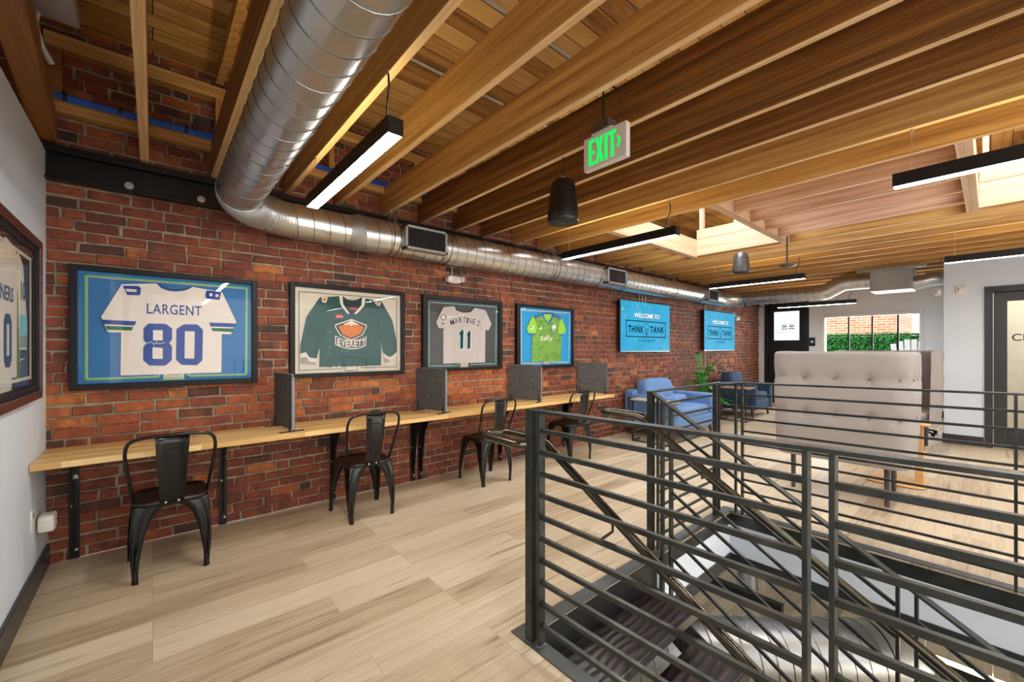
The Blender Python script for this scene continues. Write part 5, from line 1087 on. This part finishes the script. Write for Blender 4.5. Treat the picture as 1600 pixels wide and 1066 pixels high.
# ------------------------------------------------------------------ wall screens
d = J[5]
def mk_screen():
    t = NT('screen_cyan_picture'); v = t.coord('Object'); c = t.ramp(t.noise(v, 5, 4), [(.3, lin((20, 158, 204))), (.7, lin((38, 176, 222)))])
    t.set(Base_Color=(0.01, 0.01, 0.01, 1), Roughness=.55, Specular_IOR_Level=.1, Emission_Strength=.8); t.ln(c, t.b.inputs['Emission Color']); return t.m
m_scr = mk_screen(); e_y = emis('screen_yellow', (250, 216, 0), .6); e_w = emis('screen_white', (255, 255, 255), .9); m_ink = plain('screen_black', (4, 8, 12), .9, spec=0.0)
t = thing('wall_screen', 'wall screen with cyan welcome picture, nearer and larger of the two', 'screen', (6.20, YB, 1.29), 0, 'cyan welcome screens')
x0, x1, z0, z1 = 5.45, 6.95, 1.29, 2.105
M().box(x0, x1, 3.742, 3.785, z0, z1).obj('bezel', m_black, t, world=True, bevel=.003); M().box(x0 + .4, x1 - .4, 3.785, YB - .01, z0 + .2, z1 - .2).obj('wall_mount', m_black, t, world=True)
s = M().box(x0 + .008, x1 - .008, 3.738, 3.743, z0 + .010, z1 - .006).obj('display', m_scr, t, world=True, smooth=0)
M().box(x0 + .002, x1 - .002, 3.739, 3.7425, z0 + .001, z0 + .009).obj('lower_edge', m_wire, t, world=True, smooth=0)
mp = lambda u, v, w: (u, 3.738 - w, v)
rnd = random.Random(3)
for q in d['dots']:
    if x0 + .03 < q[0] < x1 - .03 and z0 + .03 < q[1] < z1 - .03: r_ = rnd.uniform(.008, .020); M().prism([(q[0] + r_ * rnd.uniform(.7, 1.2) * math.cos(a * .9), q[1] + r_ * rnd.uniform(.7, 1.2) * math.sin(a * .9)) for a in range(7)], mp, 0, .001).obj('paint_dot', e_y, s, world=True, smooth=0)
b = bx(d['w']); m = M(); m.text('WELCOME TO', (b[0] + .008, b[1] - .008, b[2] + .008, b[3] - .008), mp, 0, .0008, bold=.03, shear=.12); m.obj('lettering_shadow', m_ink, s, world=True, smooth=0)
M().text('WELCOME TO', b, mp, .001, .0016, bold=.02, shear=.12).obj('lettering', e_w, s, world=True, smooth=0)
m = M(); b = bx(d['rect']); m.strip([(b[0], b[1] + .01), (b[2], b[1] + .01), (b[2], b[3] - .01), (b[0], b[3] - .01)], .014, mp, 0, .001, True)
q = bx(d['think']); m.text('THINK', q, mp, 0, .001, bold=.02, spacing=1.15); q = bx(d['tank']); m.text('TANK', q, mp, 0, .001, bold=.02, spacing=1.2)
q = bx(d['cow']); m.text('COWORK', q, mp, 0, .001, bold=.0, spacing=1.6)
bt, bb, bl, br_ = d['bulb']; cxx = bt[0]; R_ = (br_[0] - bl[0]) / 2; cz = bt[1] - R_ * 1.05
m.strip([(cxx + R_ * math.cos(a), cz + R_ * math.sin(a)) for a in [(-55 + 290 * k / 20) * PI / 180 for k in range(21)]], .007, mp, 0, .001)
m.strip([(cxx - R_ * .55, cz - R_ * .85), (cxx - R_ * .35, cz - R_ * 1.6)], .007, mp, 0, .001); m.strip([(cxx + R_ * .55, cz - R_ * .85), (cxx + R_ * .35, cz - R_ * 1.6)], .007, mp, 0, .001)
m.prism([(cxx - R_ * .42, cz - R_ * 1.6), (cxx + R_ * .42, cz - R_ * 1.6), (cxx + R_ * .36, bb[1] + .02), (cxx + R_ * .15, bb[1]), (cxx - R_ * .15, bb[1]), (cxx - R_ * .36, bb[1] + .02)], mp, 0, .001)
m.strip([(cxx - .012, cz - R_ * 1.4), (cxx - .02, cz - .01), (cxx, cz - .02), (cxx + .02, cz - .01), (cxx + .012, cz - R_ * 1.4)], .004, mp, 0, .001)
m.obj('logo', m_ink, s, world=True, smooth=0)
dup(t, (9.06, YB, 1.30), 0, 'wall screen with cyan welcome picture, farther and smaller of the two')

# ------------------------------------------------------------------ blue armchairs
def armchair(label, fab, W_, D_, loc, rz, mirror=False):
    t = thing('blue_armchair', label, 'armchair', loc, rz)       # local: faces -Y, origin under the middle
    w, dd = W_ / 2, D_ / 2
    M().box(-w + .06, w - .06, -dd + .03, dd - .03, .15, .34).obj('seat_base', fab, t, bevel=.03, seg=4)
    for s in (-1, 1): M().box(min(s * w, s * (w - .15)), max(s * w, s * (w - .15)), -dd, dd - .02, .15, .64).obj('arm', fab, t, bevel=.045, seg=5)
    M().box(-w, w, dd - .19, dd, .15, .70).obj('backrest', fab, t, bevel=.045, seg=5)
    m = M(); m.puff((0, -.07, .40), (W_ - .31, D_ - .20, .17), .28, 28); m.obj('seat_cushion', fab, t)
    m = M(); m.puff((-.10 * W_, dd - .26, .64), (W_ * .62, .24, .46), .42, 28, Matrix.Rotation(math.radians(-12), 3, 'X')); m.obj('back_cushion', fab, t)
    m = M(); m.puff((.10, -.02, .53), (W_ * .42, .17, .19), .6, 24, Matrix.Rotation(math.radians(8), 3, 'X')); m.obj('lumbar_cushion', fab, t)
    for sx in (-1, 1):
        for sy in (-1, 1): M().cyl((sx * (w - .09), sy * (dd - .09), .16), (sx * (w - .07), sy * (dd - .07), 0), .028, 12, .016).obj('leg', m_legw, t)
    return t
armchair('wide light blue tweed armchair next to the end of the counter', m_fab_blue, 1.18, .90, (6.17, 3.30, 0), math.radians(-4))
armchair('darker blue tweed armchair farther off, beside the far corner', m_fab_navy, .98, .82, (9.15, 3.34, 0), 0)
def side_table(label, mt, mf, loc, rz, L=.62, Wd=.38, H=.61, name='side_table'):
    t = thing(name, label, 'side table', loc, rz)                # C-shaped table, long along local Y
    M().box(-Wd / 2, Wd / 2, -L / 2, L / 2, H - .022, H).obj('tabletop', mt, t, bevel=.006)
    m = M(); a = .012
    for y in (-L / 2 + .03, L / 2 - .03):
        m.box(-Wd / 2 + .01, -Wd / 2 + .034, y - a, y + a, 0, H - .022); m.box(-Wd / 2 + .01, Wd / 2 - .03, y - a, y + a, 0, .018); m.box(-Wd / 2 + .01, Wd / 2 - .04, y - a, y + a, H - .04, H - .022)
    m.box(-Wd / 2 + .01, -Wd / 2 + .034, -L / 2 + .03, L / 2 - .03, 0, .018)
    m.obj('frame', mf, t, bevel=.002)
side_table('small table with pale top and black metal legs, left of the light blue armchair', plain('pale_wood_top', (196, 186, 170), .5), m_rail, (5.40, 3.13, 0), math.radians(2), .64, .24)
side_table('small table with black legs between plant and darker blue armchair', plain('tan_wood_top', (176, 140, 100), .5), m_rail, (8.28, 3.12, 0), 0, .5, .36, .62)

# ------------------------------------------------------------------ potted plant
t = thing('potted_plant', 'tall leafy green plant in a dark pot between the blue armchairs', 'plant', (7.55, 3.44, 0))
M().lathe([(.13, 0), (.16, .02), (.20, .32), (.205, .36), (.18, .36), (.17, .33)]).obj('pot', plain('dark_pot', (30, 30, 34), .5), t)
M().lathe([(.02, .325), (.175, .33)]).obj('soil', plain('potting_soil', (48, 34, 24), .9), t)
m_leaf = plain('glossy_green_leaf', (44, 128, 36), .3, var=.35, nscale=6); rnd = random.Random(5)
for i, (dx, dy, hh_, cv) in enumerate(((-.06, .05, .92, .03), (-.28, -.05, .52, .25), (.50, -.12, .58, .42), (.62, .0, .30, .55), (-.1, -.25, .38, .5), (.25, -.35, .36, .62), (.05, -.42, .12, .75), (.38, .1, .42, .4), (-.32, .12, .35, .4), (.15, -.1, .62, .2), (.50, -.32, .10, .7), (.28, -.50, .02, .8))):
    P = [];
    for k in range(13):
        u = k / 12; P.append(Vector((dx * u ** 1.3, dy * u ** 1.3, .33 + hh_ * (math.sin(u * PI * .5 * (1 + cv)) / max(.35, math.sin(PI * .5 * (1 + cv)) if cv < .5 else 1)))))
    st = M().tube(P, [.010 - .0005 * k for k in range(13)], 6).obj('stem', plain('plant_stem', (70, 130, 50), .5), t)
    m = M()
    for k in range(2, 13):
        for s in (-1, 1):
            p = P[k]; dr = (P[k] - P[k - 1]).normalized(); sd = dr.cross(Vector((0, 0, 1)));
            if sd.length < .2: sd = Vector((.75, -.65, 0))
            sd.normalize(); L = .085 * (1.1 - .3 * abs(k / 12 - .5)); d1 = (sd * s + dr * .7 + Vector((rnd.uniform(-.2, .2), rnd.uniform(-.2, .2), rnd.uniform(-.1, .3)))).normalized()
            nrm = d1.cross(dr).normalized(); wv = nrm.cross(d1).normalized() * .024
            a = p + d1 * .006; tip = p + d1 * L; m1 = p + d1 * L * .45
            m.add([a, m1 + wv + nrm * .002, tip, m1 - wv + nrm * .002, m1 + nrm * -.004 * s], [(0, 1, 4), (1, 2, 4), (2, 3, 4), (3, 0, 4)])
    m.obj('leaf', m_leaf, st, smooth=60)['kind'] = 'stuff'

# ------------------------------------------------------------------ high-backed tufted booths
def booth(label, loc, rz, W_=1.02, D_=.56, wing=True):
    t = thing('high_back_sofa', label, 'sofa', loc, rz)      # local: back at x=0 facing -X outside, seat towards +X, width along Y
    z0, z1, R_, th = .325, 1.315, .13, .085
    path = []; w = W_ / 2
    def add(x, y, nx, ny): path.append((x, y, nx, ny))
    n1 = 10
    for k in range(n1): add(D_ - (D_ - R_) * k / n1, w, 0, 1)
    for k in range(9): a = PI / 2 + PI / 2 * k / 8; add(R_ + R_ * math.cos(a), w - R_ + R_ * math.sin(a), math.cos(a), math.sin(a))
    n2 = 60
    for k in range(1, n2): add(0, w - R_ - (W_ - 2 * R_) * k / n2, -1, 0)
    for k in range(9): a = PI + PI / 2 * k / 8; add(R_ + R_ * math.cos(a), -w + R_ + R_ * math.sin(a), math.cos(a), math.sin(a))
    for k in range(1, n1 + 1): add(R_ + (D_ - R_) * k / n1, -w, 0, -1)
    btn = [(0, y, z) for z in (1.075, .74) for y in (-.43, -.235, 0, .235, .43)] + [(.16, s * w, z) for s in (-1, 1) for z in (1.075, .74)] + [(D_ * .66, s * w, z) for s in (-1, 1) for z in (1.075, .74)]
    nz = 34; m = M(); rows = []
    for x, y, nx, ny in path:
        row = []
        for k in range(nz + 1):
            u = k / nz; z = z0 + .03 + (z1 - z0 - .06) * u; off = .010 * math.sin(PI * u)
            for bx_, by, bz in btn:
                dd = math.hypot(math.hypot(x - bx_, y - by), z - bz)
                if dd < .16: off -= .026 * math.exp(-(dd / .030) ** 2) + .018 * math.exp(-(dd / .075) ** 2)
            if abs(z - 1.075) < .05 or abs(z - .74) < .05: off -= .005 * math.exp(-((z - .74) / .02) ** 2) + .006 * math.exp(-((z - 1.075) / .015) ** 2)
            row.append((x + nx * off, y + ny * off, z))
        for k in range(1, 6):
            a = PI * k / 6; row.append((x - nx * (th / 2 - th / 2 * math.cos(a)), y - ny * (th / 2 - th / 2 * math.cos(a)), z1 - .03 + .03 * math.sin(a)))
        for k in range(5):
            u = 1 - k / 4; row.append((x - nx * th, y - ny * th, z0 + .03 + (z1 - z0 - .06) * u))
        for k in range(1, 4):
            a = PI * k / 4; row.append((x - nx * (th / 2 + th / 2 * math.cos(a)), y - ny * (th / 2 + th / 2 * math.cos(a)), z0 + .03 - .03 * math.sin(a)))
        rows.append(row)
    rows = [[(x, y * (1 - .05 * (z1 - z) ** 1.5), z) for x, y, z in r_] for r_ in rows]
    q = len(rows[0])
    for r_ in rows: m.v += r_
    for i in range(len(rows) - 1):
        for k in range(q): l = (k + 1) % q; m.f.append((i * q + k, i * q + l, (i + 1) * q + l, (i + 1) * q + k))
    m.f.append(tuple(range(q))); m.f.append(tuple((len(rows) - 1) * q + k for k in range(q)))
    sh = m.obj('padded_shell', m_fab_grey, t, smooth=60)
    for x, y, z in btn:
        nx, ny = (-1, 0) if x == 0 else (0, math.copysign(1, y)); M().puff((x + nx * -.012, y + ny * -.012, z), (.016, .016, .016), 1, 10).obj('tuft_button', m_fab_in, sh)
    M().box(.05, D_ - .02, -w + .09, w - .09, .33, .42).obj('seat_base', m_fab_in, t, bevel=.015)
    M().puff((.09 + (D_ - .12) / 2, 0, .46), (D_ - .12, W_ - .19, .12), .3, 26).obj('seat_cushion', m_fab_grey, t)
    M().box(.088, .105, -w + .09, w - .09, .45, 1.29).obj('inner_lining', m_fab_in, t, bevel=.006)
    for x in (.09, D_ - .10):
        for y in (-w + .17, w - .17): M().cyl((x, y, .34), (x, y, 0), .022, 14, .017).obj('leg', m_legg, t)
    return t
booth('near tufted grey high-backed sofa seen from behind, past the far railing', (4.615, .915, 0), 0)
booth('far grey high-backed sofa facing the near one, partly hidden behind it', (8.15, .96, 0), PI, 1.10, .66)
t = thing('laptop_table', 'light oak C-shaped table beside the near high-backed sofa', 'side table', (5.70, .62, 0))
M().box(-.16, .16, -.24, .22, .595, .618).obj('tabletop', m_oak, t, bevel=.008)
M().box(-.02, .02, -.19, -.13, .02, .595).obj('upright', m_oak, t, bevel=.004)
m = M(); m.puff((-.07, .0, .012), (.34, .46, .024), .5, 20); m.obj('base', m_oak, t)
t = thing('office_chair', 'black office chair mostly hidden between far sofa and white wall corner', 'office chair', (9.15, .80, 0))
M().puff((0, 0, .47), (.46, .46, .09), .5).obj('seat', m_fab_in, t); M().puff((.0, .22, .90), (.42, .07, .62), .5).obj('backrest', m_cord, t); M().cyl((0, 0, .05), (0, 0, .45), .03, 12).obj('gas_lift', m_cord, t)
for k in range(5): a = 2 * PI * k / 5 + .3; M().cyl((0, 0, .10), (.28 * math.cos(a), .28 * math.sin(a), .045), .02, 8, .014).obj('base_arm', m_cord, t); 
for k in range(5): a = 2 * PI * k / 5 + .3; M().puff((.28 * math.cos(a), .28 * math.sin(a), .03), (.05, .05, .06), .8, 10).obj('caster', m_rubber, t)

# ------------------------------------------------------------------ terrace outside the far window
m = M(); m.box(XF + .14, 26, -6, 10, -.12, -.02); o = m.obj('terrace_deck', plain('terrace_deck_boards', (150, 140, 130), .8), None, smooth=0); tag(o, 'pale deck of the rooftop terrace outside the far window', 'terrace', kind='structure')
t = thing('brick_building', 'sunlit orange brick building beyond the terrace, seen through the window', 'building', (19, 5, -.1))
def mk_fb():
    t = NT('far_orange_brick'); tc = t.n.new('ShaderNodeTexCoord'); sp = t.n.new('ShaderNodeSeparateXYZ'); cb = t.n.new('ShaderNodeCombineXYZ'); t.ln(tc.outputs['Object'], sp.inputs[0]); t.ln(sp.outputs[1], cb.inputs[0]); t.ln(sp.outputs[2], cb.inputs[1])
    br = t.nd('ShaderNodeTexBrick', i_Scale=1.0); br.inputs['Brick Width'].default_value = .26; br.inputs['Row Height'].default_value = .085; br.inputs['Mortar Size'].default_value = .012
    br.inputs['Color1'].default_value = lin((214, 130, 84)); br.inputs['Color2'].default_value = lin((232, 168, 120)); br.inputs['Mortar'].default_value = lin((240, 225, 200)); t.ln(cb.outputs[0], br.inputs['Vector']); t.set(Base_Color=br.outputs['Color'], Roughness=.85); return t.m
M().box(-.5, 4, -2.95, 7, 0, 9).obj('facade', mk_fb(), t)
m = M()
for y in (0.5, 3.5): m.box(-.53, -.49, y, y + 1.2, 4, 5.8)
m.obj('facade_window', m_glass, t)
rnd = random.Random(9); m = M()
t = thing('hedge', 'green leafy hedge along the terrace outside the window', 'hedge', (14.6, 2, -.05))
M().box(-.12, .12, -3.2, 2.4, 0, 1.72).obj('hedge_core', plain('hedge_core_green', (24, 66, 30), .9, var=.3), t)
m = M()
for i in range(9000):
    f = rnd.random(); y = rnd.uniform(-3.2, 2.4)
    if f < .8: p = Vector((-.14 - rnd.random() * .05, y, rnd.uniform(.7, 1.78)))
    else: p = Vector((rnd.uniform(-.15, .15), y, 1.74 + rnd.random() * .06))
    a = Vector((rnd.gauss(0, 1), rnd.gauss(0, 1), rnd.gauss(0, 1))).normalized(); b_ = a.cross(Vector((rnd.gauss(0, 1), rnd.gauss(0, 1), rnd.gauss(0, 1)))).normalized(); s_ = .034
    m.add([p - a * s_, p + b_ * s_ * .5, p + a * s_, p - b_ * s_ * .5], [(0, 1, 2, 3)])
m.obj('leaf', plain('hedge_leaf_green', (70, 170, 72), .5, var=.45, nscale=30), t, smooth=0)['kind'] = 'stuff'
t = thing('terrace_railing', 'thin dark terrace railing with posts outside the window', 'railing', (13.6, 1.8, 0))
M().box(-.015, .015, -3, 2.4, 1.66, 1.69).obj('top_rail', m_black, t); M().box(-.008, .008, -3, 2.4, 1.50, 1.512).obj('rail', m_black, t)
for y in (-2.2, -.8, 1.45): M().box(-.03, .03, y - .03, y + .03, -.1, 2.6 if y > 1 else 1.66).obj('post', m_black, t)
t = thing('terrace_post', 'white upright post at the left side of the terrace view', 'post', (13.2, 3.02, -.1)); M().box(-.06, .06, -.06, .06, 0, 3).obj('shaft', m_wplastic, t, bevel=.005); M().box(-.09, .09, -.09, .09, 0, .12).obj('base_block', m_wplastic, t, bevel=.005)
t = thing('adirondack_chair', 'white slatted garden chair on the terrace in front of the hedge', 'garden chair', (13.0, 1.18, -.02), math.radians(8))
for i in range(6):
    a = (i - 2.5) * .085; h_ = 1.58 - .025 * abs(i - 2.5) ** 1.6
    m = M(); m.bar((.0, (i - 2.5) * .085, .35), (.22, (i - 2.5) * .118, h_), .098, .016, (1, 0, .2)); m.obj('back_slat', m_wplastic, t, bevel=.003)
M().box(-.50, .05, -.27, .27, .38, .40).obj('seat', m_wplastic, t, bevel=.003)
for s in (-1, 1):
    M().box(-.55, .15, s * .33 - .06, s * .33 + .06, .60, .62).obj('armrest', m_wplastic, t, bevel=.003)
    for x in (-.48, .08): M().box(x - .03, x + .03, s * .30 - .012, s * .30 + .012, 0, .60).obj('leg', m_wplastic, t, bevel=.002)
t = thing('garden_light', 'dark round-topped object beside the white garden chair', 'lantern', (13.05, .60, -.02)); M().lathe([(.10, 0), (.10, 1.2), (.12, 1.3), (.12, 1.5), (.08, 1.62), (.02, 1.64)], n=16).obj('lantern_body', m_black, t)
M().lathe([(.125, 1.34), (.125, 1.46)], n=16).obj('band', m_legg, t)
# lower storey, bits seen through the opening
t = thing('media_console', 'black low cabinet of the lower storey, seen through the stair opening', 'cabinet', (3.3, 2.35, -3.06)); M().box(-.6, .6, -.25, .25, .08, .75).obj('cabinet_body', m_black, t, bevel=.004); M().box(-.62, .62, -.27, .27, .75, .78).obj('cabinet_top', m_black, t, bevel=.003)
for x in (-.3, .3): M().box(x - .28, x + .28, -.262, -.252, .12, .72).obj('cabinet_door', m_basebd, t, bevel=.002)
for x in (-.55, .55):
    for y in (-.2, .2): M().cyl((x, y, .09), (x, y, 0), .02, 8).obj('leg', m_black, t)
